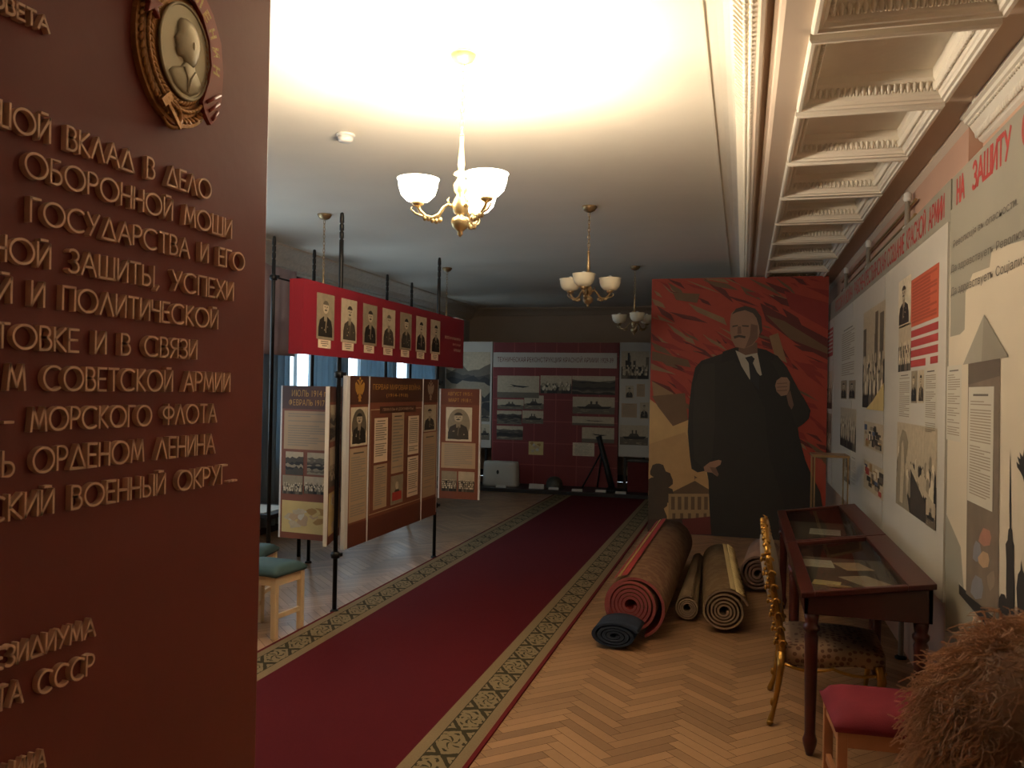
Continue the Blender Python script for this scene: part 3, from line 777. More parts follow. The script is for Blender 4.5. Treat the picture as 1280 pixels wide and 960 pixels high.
head = [(-.006,.064),(-.020,.060),(-.028,.050),(-.031,.038),(-.030,.029),(-.034,.021),(-.041,.011),(-.036,.006),(-.037,.001),(-.033,-.003),(-.036,-.008),(-.033,-.016),(-.026,-.022),(-.014,-.021),(-.004,-.030),(.018,-.036),(.028,-.022),(.036,-.004),(.041,.016),(.038,.036),(.028,.052),(.012,.062)]
relief(head, ST, (0, .02))
bust = [(-.004,-.022),(-.018,-.040),(-.044,-.050),(-.056,-.062),(-.040,-.082),(-.014,-.094),(.014,-.094),(.038,-.080),(.050,-.060),(.040,-.046),(.028,-.034),(.024,-.022)]
relief(bust, [(1.0, .017), (.95, .0205), (.8, .0225), (.3, .024)], (0, -.062))
mb.ball((.012, .012, .026), (.006, .010, .004), 8, 6); mb.tube([(-.012, -.04, .023), (-.002, -.062, .0245), (.0, -.088, .022)], .003, 5); mb.tube([(.024, -.04, .022), (.008, -.06, .0245), (.0, -.088, .022)], .003, 5)
mb.build('profile_relief', M['silver'], disc)
mb = MB(); mb.M = MM         # the banner folded over the right side
ban = [(.012,.158),(.05,.150),(.092,.112),(.122,.062),(.132,.0),(.128,-.06),(.112,-.108),(.092,-.128),(.082,-.120),(.07,-.108),(.062,-.088),(.082,-.04),(.090,.0),(.082,.05),(.055,.095),(.03,.112),(.012,.114)]
mb.prism(ban, .016, .026)
for k in range(3):
    mb.tube([(.074+.010*k, -.084-.016*k, .026), (.122-.004*k, -.052-.02*k, .026)], .004, 6)
mb.tube([(.012, .158, .02), (.012, .112, .02)], .006, 8); bn = mb.build('banner', M['enamel'], emblem); BASE[bn.name] = MC
mb = MB()
for k, ch in enumerate('ЛЕНИН'):
    a = math.radians(66-17*k); p = MM @ Matrix.Translation((.106*math.cos(a), .132*math.sin(a), 0)) @ Matrix.Rotation(a-PI/2, 4, 'Z')
    mb.M = p; put_text(mb, ch, -.010, -.012, .010, .012, .0268, None, .05)
mb.build('banner_lettering', M['oldgold'], bn)
mb = MB(); mb.M = MM @ Matrix.Translation((-.098, .052, .018))
mb.prism([((.03 if k % 2 == 0 else .012)*math.cos(PI/2+k*PI/5), (.03 if k % 2 == 0 else .012)*math.sin(PI/2+k*PI/5)) for k in range(10)], 0, .012)
mb.build('star', M['enamel'], emblem, .002)
mb = MB(); mb.M = MM @ Matrix.Translation((-.03, -.142, .02))      # hammer and sickle at the foot
mb.tube([(.028*math.cos(a), .028*math.sin(a), 0) for a in [math.radians(-150+24*k) for k in range(12)]], [.003+.0025*math.sin(PI*k/11) for k in range(12)], 6)
mb.obox((0, 0, .004), (.024, -.024, 0), (.003, .003, 0), (0, 0, .003)); mb.obox((-.022, .022, .004), (.012, .012, 0), (.006, -.006, 0), (0, 0, .005))
mb.build('hammer_and_sickle', M['oldgold'], emblem)

# ================================================================== RUNNER
CA, CB = -2.775, -1.09
runner = MB(); Y0, Y1 = 2.05, 12.4
H_ = .009
wid = CB-CA
bands = [(0, .022, 2), (.022, .075, 3), (.075, .225, 4), (.225, .285, 3), (.285, wid-.285, 0), (wid-.285, wid-.225, 3), (wid-.225, wid-.075, 5), (wid-.075, wid-.022, 3), (wid-.022, wid, 2)]
for a, b, m in bands: runner.rect(a, 0, b, Y1-Y0, H_, m)
runner.poly([(0,0,0),(0,0,H_),(0,Y1-Y0,H_),(0,Y1-Y0,0)], 2); runner.poly([(wid,0,0),(wid,Y1-Y0,0),(wid,Y1-Y0,H_),(wid,0,H_)], 2)
runner.poly([(0,0,0),(wid,0,0),(wid,0,H_),(0,0,H_)], 2); runner.poly([(0,Y1-Y0,0),(0,Y1-Y0,H_),(wid,Y1-Y0,H_),(wid,Y1-Y0,0)], 2)
RM = [carpet_mat('runner_crimson', (70, 14, 20), (92, 20, 28)), M['black'], carpet_mat('runner_edge_red', (84, 18, 22), (104, 26, 26)), carpet_mat('runner_tan', (104, 88, 64), (146, 126, 96), 110),
      runner_border_mat('runner_scroll_a', 1, .15, .075), runner_border_mat('runner_scroll_b', 1, wid-.15, .075)]
ro = runner.build('carpet_runner', RM); ro.location = (CA, Y0, 0.0005)
tag(ro, 'long crimson carpet runner with tan leaf-scroll borders on the parquet', 'carpet')

# ================================================================== CHANDELIERS AND SMOKE DETECTOR
def chandelier(label, rot, lit, metal, drop=0.0):
    root = thing('chandelier', label, 'chandelier', (0, 0, CEIL), 'three-arm chandeliers')
    mb = MB(); mb.lathe([(.004, -.05), (.02, -.048), (.045, -.035), (.06, -.012), (.062, 0)], (0, 0, CEIL)); mb.build('canopy', metal, root)
    mb = MB()
    for k in range(11+int(round(drop/.031))):          # chain links
        z = CEIL-.05-.031*k; q = k % 2
        mb.tube([(.009*math.cos(a)*(1-q), .009*math.cos(a)*q, z-.018+.02*math.sin(a)) for a in [2*PI*j/10 for j in range(10)]], .0026, 5, closed=True)
    mb.build('chain', metal, root)
    mb = MB(); mb.lathe([(.006, 2.73), (.011, 2.72), (.009, 2.69), (.016, 2.60), (.012, 2.575), (.03, 2.565), (.034, 2.555), (.014, 2.545), (.022, 2.53), (.034, 2.51), (.030, 2.48), (.018, 2.465),
                         (.030, 2.445), (.040, 2.42), (.030, 2.385), (.014, 2.372), (.036, 2.362), (.042, 2.345), (.034, 2.32), (.016, 2.305), (.010, 2.298), (.013, 2.29), (.003, 2.278)]); mb.build('body', metal, root)
    for k in range(3):
        a = math.radians(rot+120*k); dx, dy = math.cos(a), math.sin(a)
        P = lambda r, z: (dx*r, dy*r, z)
        mb = MB()
        mb.tube([P(.03, 2.41), P(.055, 2.42), P(.075, 2.405), P(.095, 2.372), P(.125, 2.355), P(.155, 2.362), P(.18, 2.385), P(.19, 2.41)], [.009, .008, .008, .009, .010, .009, .008, .007], 8)
        mb.tube([P(.15, 2.358), P(.20, 2.372), P(.222, 2.392), P(.212, 2.402)], [.007, .005, .004, .003], 6)
        for j in range(5):       # leaf ornament under the arm
            mb.ball(P(.09+.017*j, 2.349-.006*math.sin(j*1.3)), (.011, .011, .014), 6, 4)
        mb.tube([P(.05, 2.42), P(.058, 2.44), P(.05, 2.452)], [.005, .004, .002], 6)
        arm = mb.build('arm', metal, root)
        mb = MB(); mb.lathe([(.008, 2.40), (.026, 2.412), (.03, 2.424), (.014, 2.43)], (dx*.19, dy*.19, 0), 16); mb.build('cup', metal, arm)
        mb = MB(); mb.lathe([(.012, 2.424), (.05, 2.43), (.075, 2.455), (.086, 2.49), (.088, 2.515), (.094, 2.525), (.09, 2.526), (.083, 2.515), (.08, 2.49), (.07, 2.46), (.046, 2.437), (.012, 2.431)], (dx*.19, dy*.19, 0), 26, cap=False)
        mb.build('lamp_shade', M['shade_lit'] if lit else M['shade'], root)
        mb = MB(); mb.lathe([(.012, 2.432), (.013, 2.46), (.018, 2.475), (.028, 2.50), (.028, 2.52), (.018, 2.54), (.006, 2.547)], (dx*.19, dy*.19, 0), 16); mb.build('bulb', M['bulb_on'] if lit else M['bulb_off'], root)
    for ch in list(root.children)[:]:
        if drop and not ch.name.startswith(('canopy', 'chain')): ch.location.z -= drop
    return root
c1 = chandelier('lit three-arm chandelier nearest the camera with glowing white shades', -35, True, M['brass'])
c1.location = (-1.228, 3.49, CEIL)
for k in range(3):
    a = math.radians(-35+120*k)
    pl = bpy.data.lights.new('chandelier_bulb', 'POINT'); pl.energy = BULB_W; pl.color = BULB_COL; pl.shadow_soft_size = .035
    po = bpy.data.objects.new('chandelier_bulb', pl); COL.objects.link(po); po.location = (-1.228+.19*math.cos(a), 3.49+.19*math.sin(a), 2.575)
c2 = chandelier('unlit chandelier with cream bowl shades in the middle of the ceiling row', -90, False, M['oldbrass']); c2.location = (-1.225, 6.627, CEIL)
c3 = chandelier('unlit chandelier hanging behind the crimson portrait box, its canopy showing above', -70, False, M['oldbrass'], .155); c3.location = (-3.54, 6.5, CEIL)
q = copy_tree(c2); q['label'] = 'unlit chandelier farthest away, just left of the painting'; q.location = (-1.264, 9.9, CEIL); q.rotation_euler.z = .3
q = copy_tree(c3); q['label'] = 'far left unlit chandelier beyond the crimson portrait box'; q.location = (-3.57, 9.69, CEIL); q.rotation_euler.z = .3
sd = thing('smoke_detector', 'small round white smoke detector on the ceiling left of the lit chandelier', 'smoke detector', (-2.30, 4.458, CEIL))
mb = MB(); mb.lathe([(.056, 0), (.058, -.008), (.054, -.014)][::-1], (-2.30, 4.458, CEIL)); mb.build('mount', M['plastic_white'], sd)
mb = MB(); mb.lathe([(.012, -.048), (.034, -.046), (.044, -.036), (.046, -.014)], (-2.30, 4.458, CEIL)); mb.build('sensor_housing', M['plastic_white'], sd)

# ================================================================== LEFT EXHIBIT: POLES, CRIMSON BOX, BROWN PANELS
def pole(x, y, h, label, m=M['black'], clamps=(), grp='black exhibit poles'):
    r = thing('exhibit_pole', label, 'pole', (x, y, 0), grp)
    mb = MB(); mb.lathe([(.016, 0), (.016, h-.34), (.016, h-.2)], (x, y, 0), 12); mb.build('shaft', m, r)
    mb = MB(); p = [(.016, h-.2)]
    z = h-.2
    while z < h-.06:
        p += [(.016, z+.004), (.011, z+.008), (.011, z+.014), (.016, z+.018), (.016, z+.05)]; z += .055
    p += [(.014, h-.02), (.012, h-.004), (.006, h)]
    mb.lathe(p, (x, y, 0), 12); mb.build('finial', m, r)
    mb = MB(); mb.lathe([(.03, 0), (.03, .012), (.018, .02)], (x, y, 0), 14); mb.build('foot', m, r)
    for cz in clamps:
        mb = MB(); mb.lathe([(.018, -.03), (.03, -.026), (.034, 0), (.03, .014), (.018, .02)], (x, y, cz), 14); mb.box((x+.01, y-.012, cz-.012), (x+.05, y+.012, cz+.012)); mb.build('clamp', m, r)
    return r
pole(-2.77, 5.34, 2.84, 'tall black pole in front, by the white edge of the wide brown panel', clamps=(.41, 1.69))
pole(-2.79, 7.36, 2.84, 'tall black pole carrying the small brown panel nearest the carpet', clamps=(.5, 1.66))
pole(-3.767, 6.075, 2.84, 'black pole next to the maroon board, left of the crimson box', clamps=(2.5,))
pole(-3.765, 6.74, 2.84, 'black pole rising behind the left end of the crimson box', clamps=(2.5,))
pole(-3.775, 8.364, 2.84, 'black pole rising behind the middle of the crimson box')
pole(-3.767, 9.041, 2.84, 'black pole rising behind the box, second from its right end')
mb = MB(); mb.tube([(-3.767, 6.075, 2.5), (-3.765, 6.74, 2.5)], .008, 8)
tag(mb.build('cross_rod', M['black'], base=(-3.767, 6.075, 2.5)), 'thin black rod joining the rear poles above the crimson box', 'rod')

# crimson box with seven portraits
bx = -2.72; by0, by1, bz0, bz1 = 4.74, 7.90, 1.805, 2.29
box = thing('portrait_box', 'long crimson box sign with seven old portraits hung on the black poles', 'display box', (bx, by0, bz0))
mb = MB(); mb.box((bx-.012, by0, bz0), (bx, by1, bz1)); mb.box((bx-.10, by0, bz0), (bx-.012, by0+.012, bz1)); mb.box((bx-.10, by1-.012, bz0), (bx-.012, by1, bz1))
mb.build('shell', M['redbox'], box)
BM = frame((bx, by0, bz0), (0, 1, 0), (0, 0, 1))
mb = MB(); mb.box((bx-.05, by1-.2, bz1-.001), (bx-.012, by1+.01, bz1+.012)); mb.build('top_strip', M['white_edge'], box)
for i in range(7):
    u0 = .172+.3445*i
    ph = sheet(box, 'portrait', BM, u0, .11, u0+.245, .418, 'portrait', 100+i)
    mb = MB(); mb.M = BM; mb.rect(u0+.025, .052, u0+.2, .108, .002, 0); rng = random.Random(i)
    for k in range(3): mb.rect(u0+.06+.02*(k == 2), .094-.014*k, u0+.165-.02*(k == 2), .099-.014*k, .0025, 1)
    mb.build('caption', [M['caption'], M['ink']], box)
mb = MB(); mb.M = BM
put_text(mb, 'ВОЕНАЧАЛЬНИКИ', 2.62, .27, 3.06, .295, .0015); put_text(mb, 'РУССКОЙ', 2.84, .215, 3.06, .24, .0015); put_text(mb, 'АРМИИ', 2.86, .16, 3.06, .185, .0015)
mb.build('heading', M['caption'], box)

def uv_on(Mf, axis, val):
    inv = Mf.inverted()
    def f(x, y):
        p = inv @ hit(x, y, axis, val); return p.x, p.y
    return f
# wide main panel in three sections
mx = -2.735
A = hit(437, 470, 'x', mx); z0m, z1m = .43, 1.682
mp = thing('exhibit_screen', 'wide red-brown exhibit panel with six text sheets and gold header, white left edge', 'exhibit panel', (mx, 5.40, z0m))
MMx = frame((mx, 5.40, z0m), (0, 1, 0), (0, 0, 1)); hM = z1m-z0m
for q0, q1 in (((mx-.03, 5.40, z0m), (mx, 5.45, z1m)), ((mx-.03, 7.235, z0m+.02), (mx, 7.25, z1m)), ((mx-.001, 5.759, z0m), (mx+.006, 5.771, z1m)), ((mx-.001, 6.854, z0m), (mx+.006, 6.866, z1m))):
    mb = MB(); mb.box(q0, q1); mb.build('panel_edging', M['white_edge'], mp)
mb = MB(); mb.box((mx-.028, 5.45, z0m), (mx-.001, 7.235, z1m)); mb.build('panel_board', M['brown_panel'], mp)
f = uv_on(MMx, 'x', mx)
base_print = mat('deep_brown_base_print', (104, 54, 40), .55)
for xa_, xb_ in ((.05, .359), (.371, 1.454), (1.466, 1.835)):
    mb = MB(); mb.M = MMx; mb.rect(xa_, 0, xb_, .165, .001, 0); mb.build('base_band', base_print, mp)
for xa_, xb_ in ((.05, .359), (1.466, 1.835)):
    mb = MB(); mb.M = MMx; mb.rect(xa_, hM-.21, xb_, hM, .001, 0); mb.build('header', M['brown_dark'], mp)
mb = MB(); mb.M = MMx
mb.rect(.371, hM-.2, 1.454, hM, .001, 0)
put_text(mb, 'ПЕРВАЯ МИРОВАЯ ВОЙНА', .43, hM-.10, 1.40, hM-.045, .002, 1); put_text(mb, '(1914-1918)', .68, hM-.165, 1.12, hM-.13, .002, 1)
mb.build('header', [M['brown_dark'], M['gold_ink']], mp)
def eagle(mb, cx, cy, s, z, m=0):
    for sx in (-1, 1):          # two heads, two wings of stepped feathers, tail and orb
        mb.poly([(cx, cy+.1*s, z), (cx+sx*.16*s, cy+.34*s, z), (cx+sx*.30*s, cy+.42*s, z), (cx+sx*.18*s, cy+.46*s, z), (cx+sx*.06*s, cy+.42*s, z), (cx, cy+.28*s, z)][::sx], m)
        mb.poly([(cx+sx*.05*s, cy+.2*s, z), (cx+sx*.05*s, cy-.12*s, z), (cx+sx*.22*s, cy-.22*s, z), (cx+sx*.30*s, cy-.12*s, z), (cx+sx*.38*s, cy-.05*s, z), (cx+sx*.44*s, cy+.1*s, z), (cx+sx*.46*s, cy+.28*s, z), (cx+sx*.36*s, cy+.36*s, z), (cx+sx*.22*s, cy+.26*s, z)], m)
        mb.poly([(cx+sx*.04*s, cy-.14*s, z), (cx+sx*.18*s, cy-.34*s, z), (cx+sx*.12*s, cy-.38*s, z), (cx+sx*.02*s, cy-.22*s, z)], m)
    mb.poly([(cx-.09*s, cy+.24*s, z), (cx-.1*s, cy-.1*s, z), (cx, cy-.24*s, z), (cx+.1*s, cy-.1*s, z), (cx+.09*s, cy+.24*s, z)], m)
    mb.poly([(cx-.04*s, cy-.2*s, z), (cx-.13*s, cy-.5*s, z), (cx+.13*s, cy-.5*s, z), (cx+.04*s, cy-.2*s, z)], m)
    mb.poly([(cx-.08*s, cy+.46*s, z), (cx+.08*s, cy+.46*s, z), (cx+.06*s, cy+.56*s, z), (cx-.06*s, cy+.56*s, z)], m)
mb = MB(); mb.M = MMx; eagle(mb, .205, hM-.105, .17, .002); mb.build('eagle_crest', M['gold_ink'], mp)
mb = MB(); mb.M = MMx; eagle(mb, 1.65, hM-.105, .17, .002); mb.build('eagle_crest', M['paper_grey'], mp)
sheet(mp, 'portrait', MMx, .065, .735, .345, 1.02, 'oval', 31)
def text_sheet(parent, Mf, x0, y0, x1, y1, seed, m=P_PAPER, lines=22, head=True, z=.001):
    mb = MB(); mb.M = Mf; rng = random.Random(seed); w, h = x1-x0, y1-y0
    mb.rect(x0, y0, x1, y1, z, m)
    y = y1-h*.06
    if head: mb.rect(x0+w*.2, y-h*.018, x1-w*.2, y, z+.0005, P_INK); y -= h*.06
    st = (y-y0-h*.06)/lines
    for k in range(lines):
        if rng.random() < .9: mb.rect(x0+w*.09, y-st*.42, x1-w*(.09 if rng.random() < .75 else rng.uniform(.2, .5)), y, z+.0005, P_INK2)
        y -= st
    return mb.build('text_sheet', PIC, parent)
text_sheet(mp, MMx, .06, .18, .35, .72, 1, P_PAPER, 24)
ls = MB(); ls.M = MMx               # thin frame line with caption ribbon around the documents
for a in ((.395, .19, .402, 1.0), (1.43, .19, 1.437, 1.0), (.395, .19, 1.437, .197), (.395, .993, 1.437, 1.0)): ls.rect(*a, .0012, 0)
ls.build('frame_line', M['paper'], mp)
mb = MB(); mb.M = MMx; mb.rect(.56, .965, 1.3, 1.02, .002, 0); put_text(mb, 'ПРИКАЗЫ И ДОКУМЕНТЫ', .62, .98, 1.24, 1.006, .0025, 1); mb.build('caption', [M['brown_dark'], M['paper']], mp)
for i, (a, b, c, d) in enumerate(((.47, .585, .72, .93), (.80, .47, 1.05, .97), (1.14, .60, 1.38, .93), (.47, .22, .72, .565), (1.14, .24, 1.38, .58))): text_sheet(mp, MMx, a, b, c, d, 40+i, 9 if i % 2 else P_CAP, 16)
mb = MB(); mb.M = MMx @ Matrix.Translation((.80, .215, .001)); mb.rect(0, 0, .25, .235, 0, 3); mb.rect(.03, .03, .22, .1, .0005, P_RED); mb.ell(.125, .15, .03, .035, .0005, 4); mb.poly([(.07, .1, .001), (.18, .1, .001), (.155, .12, .001), (.095, .12, .001)], 1); mb.build('portrait', PIC, mp)
sheet(mp, 'portrait', MMx, 1.49, .78, 1.80, 1.02, 'portrait', 36)
text_sheet(mp, MMx, 1.49, .19, 1.81, .77, 2, P_PAPER, 24)

# narrow panel facing the camera by the windows
def narrow_panel(label, O, u, w, h):
    r = thing('exhibit_screen', label, 'exhibit panel', O); Mf = frame(O, u, (0, 0, 1))
    mb = MB(); mb.M = Mf; mb.box((0, 0, -.024), (w, h, 0)); mb.build('panel_board', M['brown_panel'], r)
    for x0 in (-.014, w):
        mb = MB(); mb.M = Mf; mb.box((x0, 0, -.025), (x0+.014, h, .002)); mb.build('panel_edging', M['white_edge'], r)
    return r, Mf
pa, Fa = narrow_panel('narrow brown exhibit panel with war photographs and a yellowish map beside the windows', (-3.385, 5.62, .445), (1, -.10, 0), .44, 1.155)
mb = MB(); mb.M = Fa; mb.rect(.0, .98, .44, 1.155, .001, 0); put_text(mb, 'ИЮЛЬ 1914 г.', .085, 1.075, .40, 1.125, .002, 1); put_text(mb, 'ФЕВРАЛЬ 1917 г.', .06, 1.005, .42, 1.055, .002, 1); mb.build('header', [M['brown_dark'], M['gold_ink']], pa)
text_sheet(pa, Fa, .02, .675, .43, .965, 5, P_PAPER, 14, False)
for i, (a, b, c, d, k) in enumerate(((.04, .48, .2, .655, 'land'), (.235, .49, .41, .655, 'land'), (.015, .335, .2, .475, 'crowd'), (.21, .345, .41, .475, 'crowd'))): sheet(pa, 'photograph', Fa, a, b, c, d, k, 60+i)
sheet(pa, 'map', Fa, .015, .045, .425, .285, 'map', 66)
pb, Fb = narrow_panel('narrow brown panel turned edge-on, hinged between the map panel and the wide panel', (-2.765, 5.20, .49), (-.30, 1, 0), .46, 1.11)
for nm, a in (('photograph', (.03, .68, .40, 1.0)), ('photograph', (.03, .38, .40, .65))): pass
Fb2 = frame(Vector((-2.765, 5.20, .49)), (-.30, 1, 0), (0, 0, 1))
sheet(pb, 'photograph', Fb2, .03, .72, .43, .98, 'land', 70); sheet(pb, 'photograph', Fb2, .03, .40, .43, .68, 'crowd', 71); sheet(pb, 'map', Fb2, .03, .06, .43, .36, 'map', 72)
mb = MB(); mb.M = Fb2; mb.rect(0, 1.0, .46, 1.11, .001, 0); mb.build('header', [M['brown_dark']], pb)
pc, Fc = narrow_panel('narrow brown exhibit panel with an oval portrait, hanging beside the carpet runner', (-2.765, 7.40, .56), (1, 0, 0), .385, 1.04)
mb = MB(); mb.M = Fc; mb.rect(0, .89, .385, 1.04, .001, 0); put_text(mb, 'АВГУСТ 1915 г.', .07, .975, .32, 1.01, .002, 1); put_text(mb, 'МАРТ 1918 г.', .08, .915, .31, .95, .002, 1); mb.build('header', [mat('brown_header_print', (112, 60, 40), .55), M['gold_ink']], pc)
sheet(pc, 'portrait', Fc, .055, .545, .315, .865, 'oval', 81); text_sheet(pc, Fc, .015, .29, .355, .53, 6, P_PAPER, 12, False)
sheet(pc, 'photograph', Fc, .02, .07, .175, .26, 'crowd', 82); sheet(pc, 'photograph', Fc, .19, .07, .35, .26, 'crowd', 83)

# stools with teal seats
def stool(label, name, legm, seatm, w, d, h, grp=None, pad=.055, base=(0, 0, 0)):
    r = thing(name, label, 'stool', base, grp); B = Vector(base); t = .036
    for sx in (-1, 1):
        for sy in (-1, 1):
            mb = MB(); cx, cy = B.x+sx*(w/2-t/2), B.y+sy*(d/2-t/2); mb.box((cx-t/2, cy-t/2, 0), (cx+t/2, cy+t/2, h-pad)); mb.build('leg', legm, r, .003)
    for sy in (-1, 1):
        mb = MB(); cy = B.y+sy*(d/2-t/2); mb.box((B.x-w/2+t, cy-.011, h-pad-.06), (B.x+w/2-t, cy+.011, h-pad)); mb.build('seat_rail', legm, r, .002)
        mb = MB(); cx = B.x+sy*(w/2-t/2); mb.box((cx-.011, B.y-d/2+t, h-pad-.06), (cx+.011, B.y+d/2-t, h-pad)); mb.build('seat_rail', legm, r, .002)
        mb = MB(); mb.box((cx-.01, B.y-d/2+t, .12), (cx+.01, B.y+d/2-t, .15)); mb.build('stretcher', legm, r, .002)
    mb = MB(); n = 12
    g = []
    for i in range(n+1):
        row = []
        for j in range(n+1):
            a, b = -1+2*i/n, -1+2*j/n
            k = (1-a**6)*(1-b**6); e = 1.07
            row.append(mb.P((B.x+a*w/2*e, B.y+b*d/2*e, h-pad+.022+pad*.75*k**.6)))
        g.append(row)
    for i in range(n):
        for j in range(n): mb.face((g[i][j], g[i+1][j], g[i+1][j+1], g[i][j+1]), True)
    edge = [g[i][0] for i in range(n+1)]+[g[n][j] for j in range(1, n+1)]+[g[i][n] for i in range(n-1, -1, -1)]+[g[0][j] for j in range(n-1, 0, -1)]
    low = []
    for idx in edge:
        p = Vector(mb.v[idx]); low.append(mb.P((B.x+(p.x-B.x)*.97, B.y+(p.y-B.y)*.97, h-pad)))
    for k in range(len(edge)):
        mb.face((edge[k], low[k], low[(k+1) % len(edge)], edge[(k+1) % len(edge)]), True)
    mb.face(low[::-1])
    mb.build('seat', seatm, r)
    return r
s1 = stool('beech stool with a teal cloth seat at the carpet edge beside the maroon board', 'stool', M['lightwood'], M['green_cloth'], .36, .30, .445, 'teal seat stools')
s2 = copy_tree(s1); s2['label'] = 'teal seat stool half hidden by the maroon board, behind the nearer stool'
s1.location = (-2.972, 4.80, 0); s1.rotation_euler.z = math.radians(-7)
s2.location = (-3.42, 5.22, 0); s2.rotation_euler.z = math.radians(10)
# low black stand by the window wall
t = thing('display_stand', 'low black stand with a white sheet behind the map panel by the windows', 'display stand', (-4.22, 6.68, 0))
mb = MB(); mb.box((-4.5, 6.4, .43), (-3.95, 7.0, .47)); mb.build('top', M['darkwood'], t, .004)
for sx in (-4.46, -3.99):
    for sy in (6.44, 6.96):
        mb = MB(); mb.tube([(sx, sy, 0), (sx, sy, .43)], .018, 8); mb.build('leg', M['black'], t)
mb = MB(); mb.box((-4.47, 6.44, .4705), (-4.05, 6.9, .476)); tag(mb.build('paper_sheet', M['white_paint'], base=(-4.25, 6.65, .47)), 'white sheet lying on the low black stand', 'paper')

# ================================================================== RIGHT EXHIBIT BOARDS
RX = .90
def rb(x, y): return hit(x, y, 'x', RX)
RTOP, RBOT = 2.605, .66
def right_board(label, yfar, ynear, name='exhibit_board', zb=RBOT, sheetm='white_paint', sh_top=2.41, x=RX):
    r = thing(name, label, 'exhibit board', (x, ynear, zb)); Mf = frame((x, yfar, zb), (0, -1, 0), (0, 0, 1)); w = yfar-ynear
    mb = MB(); mb.M = Mf; mb.box((0, 0, -.022), (w, RTOP-zb, -.004)); mb.build('backing_board', M['grey_print'], r)
    mb = MB(); mb.M = Mf; mb.box((.012, 0, -.004), (w-.012, sh_top-zb, .004)); mb.build('white_sheet', M[sheetm], r)
    return r, Mf, w
def rpx(Mf, x, y):
    p = Mf.inverted() @ rb(x, y); return p.x, p.y
def rsheet(parent, Mf, name, tl, br, kind, seed):
    a = rpx(Mf, *tl); b = rpx(Mf, *br); return sheet(parent, name, Mf, a[0], b[1], b[0], a[1], kind, seed, .0045)
def rtext(parent, Mf, body, p0, p1, cap, m, name='heading', z=.0055):
    """lettering: p0/p1 photo baseline ends, cap the height at p0"""
    a = rpx(Mf, *p0); b = rpx(Mf, *p1); c_ = rpx(Mf, p0[0], p0[1]-cap)
    mb = MB(); y0 = (a[1]+b[1])/2; put_text(mb, body, 0, 0, b[0]-a[0], c_[1]-a[1], 0, None, 0.0)
    sl = (b[1]-a[1])/(b[0]-a[0]); out = MB(); out.M = Mf
    for v in mb.v: out.P((a[0]+v[0], a[1]+v[1]+sl*v[0], z))
    out.f = mb.f; out.mi = mb.mi; out.sm = mb.sm
    return out.build(name, m, parent)
def rstroke(parent, Mf, body, p0, p1, cap, m, z):
    a = rpx(Mf, *p0); b = rpx(Mf, *p1); c_ = rpx(Mf, p0[0], p0[1]-cap)
    mb = MB(); mb.M = Mf; stroke_print(mb, body, a[0], max(a[1], 2.458-.30), b[0], max(a[1], 2.458-.30)+.125, z, .021); return mb.build('heading', m, parent)
YS = [4.19, 5.93, 7.62, 9.15, 9.9]
# section nearest: crowd print, orange poster, documents
B3, F3, w3 = right_board('white exhibit board with the orange poster and a large grey photograph of a standing figure', YS[1], YS[0])
def head_text(parent, Mf, body, u0, u1, z=-.0035):
    mb = MB(); mb.M = Mf; stroke_print(mb, body, u0, 2.45-RBOT, u1, 2.572-RBOT, z, .017); mb.build('heading', M['red_print'], parent)
head_text(B3, F3, 'СОЗДАНИЕ КРАСНОЙ АРМИИ', .0, w3-.12)
rsheet(B3, F3, 'portrait', (1124.7, 353), (1139.5, 405), 'cutout', 201); rsheet(B3, F3, 'photograph', (1124.7, 409), (1139.5, 463), 'crowd', 202)
a = rpx(F3, 1140.2, 351); b = rpx(F3, 1174.5, 396)
mb = MB(); mb.M = F3; mb.rect(a[0], b[1], b[0], a[1], .0045, 0); rng = random.Random(3)
for k in range(13):
    y = a[1]-(a[1]-b[1])*(.07+.068*k); mb.rect(a[0]+.04, y-.012, b[0]-.04-rng.choice((0, 0, .15)), y, .005, 1)
mb.build('poster', [M['orange_print'], mat('poster_faint_lettering', (160, 70, 48), .6)], B3)
mb = MB(); mb.M = F3; c0 = b[1]-.02
for k, e in enumerate((0, 0, 0, .28)): mb.rect(a[0]+.02, c0-.055*k-.038, b[0]-e, c0-.055*k, .0047, 0)
mb.rect(b[0]-.17, c0-.20, b[0], c0-.165, .0047, 0)
mb.build('slogan_lines', M['red_print'], B3)
def tsheet(parent, Mf, tl, br, seed, m=P_GREYL, lines=20):
    a = rpx(Mf, *tl); b = rpx(Mf, *br); return text_sheet(parent, Mf, a[0], b[1], b[0], a[1], seed, m, lines, True, .0045)
tsheet(B3, F3, (1124.5, 466), (1138.8, 527), 11); tsheet(B3, F3, (1157.5, 459), (1171.5, 549), 12, P_GREYL, 28)
rsheet(B3, F3, 'portrait', (1140.5, 464), (1147.5, 504), 'portrait', 203); rsheet(B3, F3, 'portrait', (1149, 463), (1156, 504), 'portrait', 204)
a = rpx(F3, 1122.8, 527); b = rpx(F3, 1171.5, 664)
mb = MB(); mb.M = F3; W_, H_2 = b[0]-a[0], a[1]-b[1]
mb.M = F3 @ Matrix.Translation((a[0], b[1], .0045)); pic(mb, W_, H_2, 'crowd', random.Random(205))
for pts, m in (([(0, 0), (.05, 0), (.12, .0), (.4, .0), (.3, .25), (.26, .5), (.3, .62), (.34, .78), (.27, .9), (.17, .92), (.1, .8), (.06, .55), (.0, .3)], 3), ([(.12, .05), (.2, .05), (.24, .5), (.2, .8), (.15, .75)], 4),
               ([(.42, .0), (.78, .0), (.78, .2), (.4, .5)], 1), ([(.4, .5), (1, .15), (1, .22), (.42, .56)], 4)):
    mb.poly([(x*W_, y*H_2, .0022+.0002*m) for x, y in pts], m)
mb.build('photograph', PIC, B3)
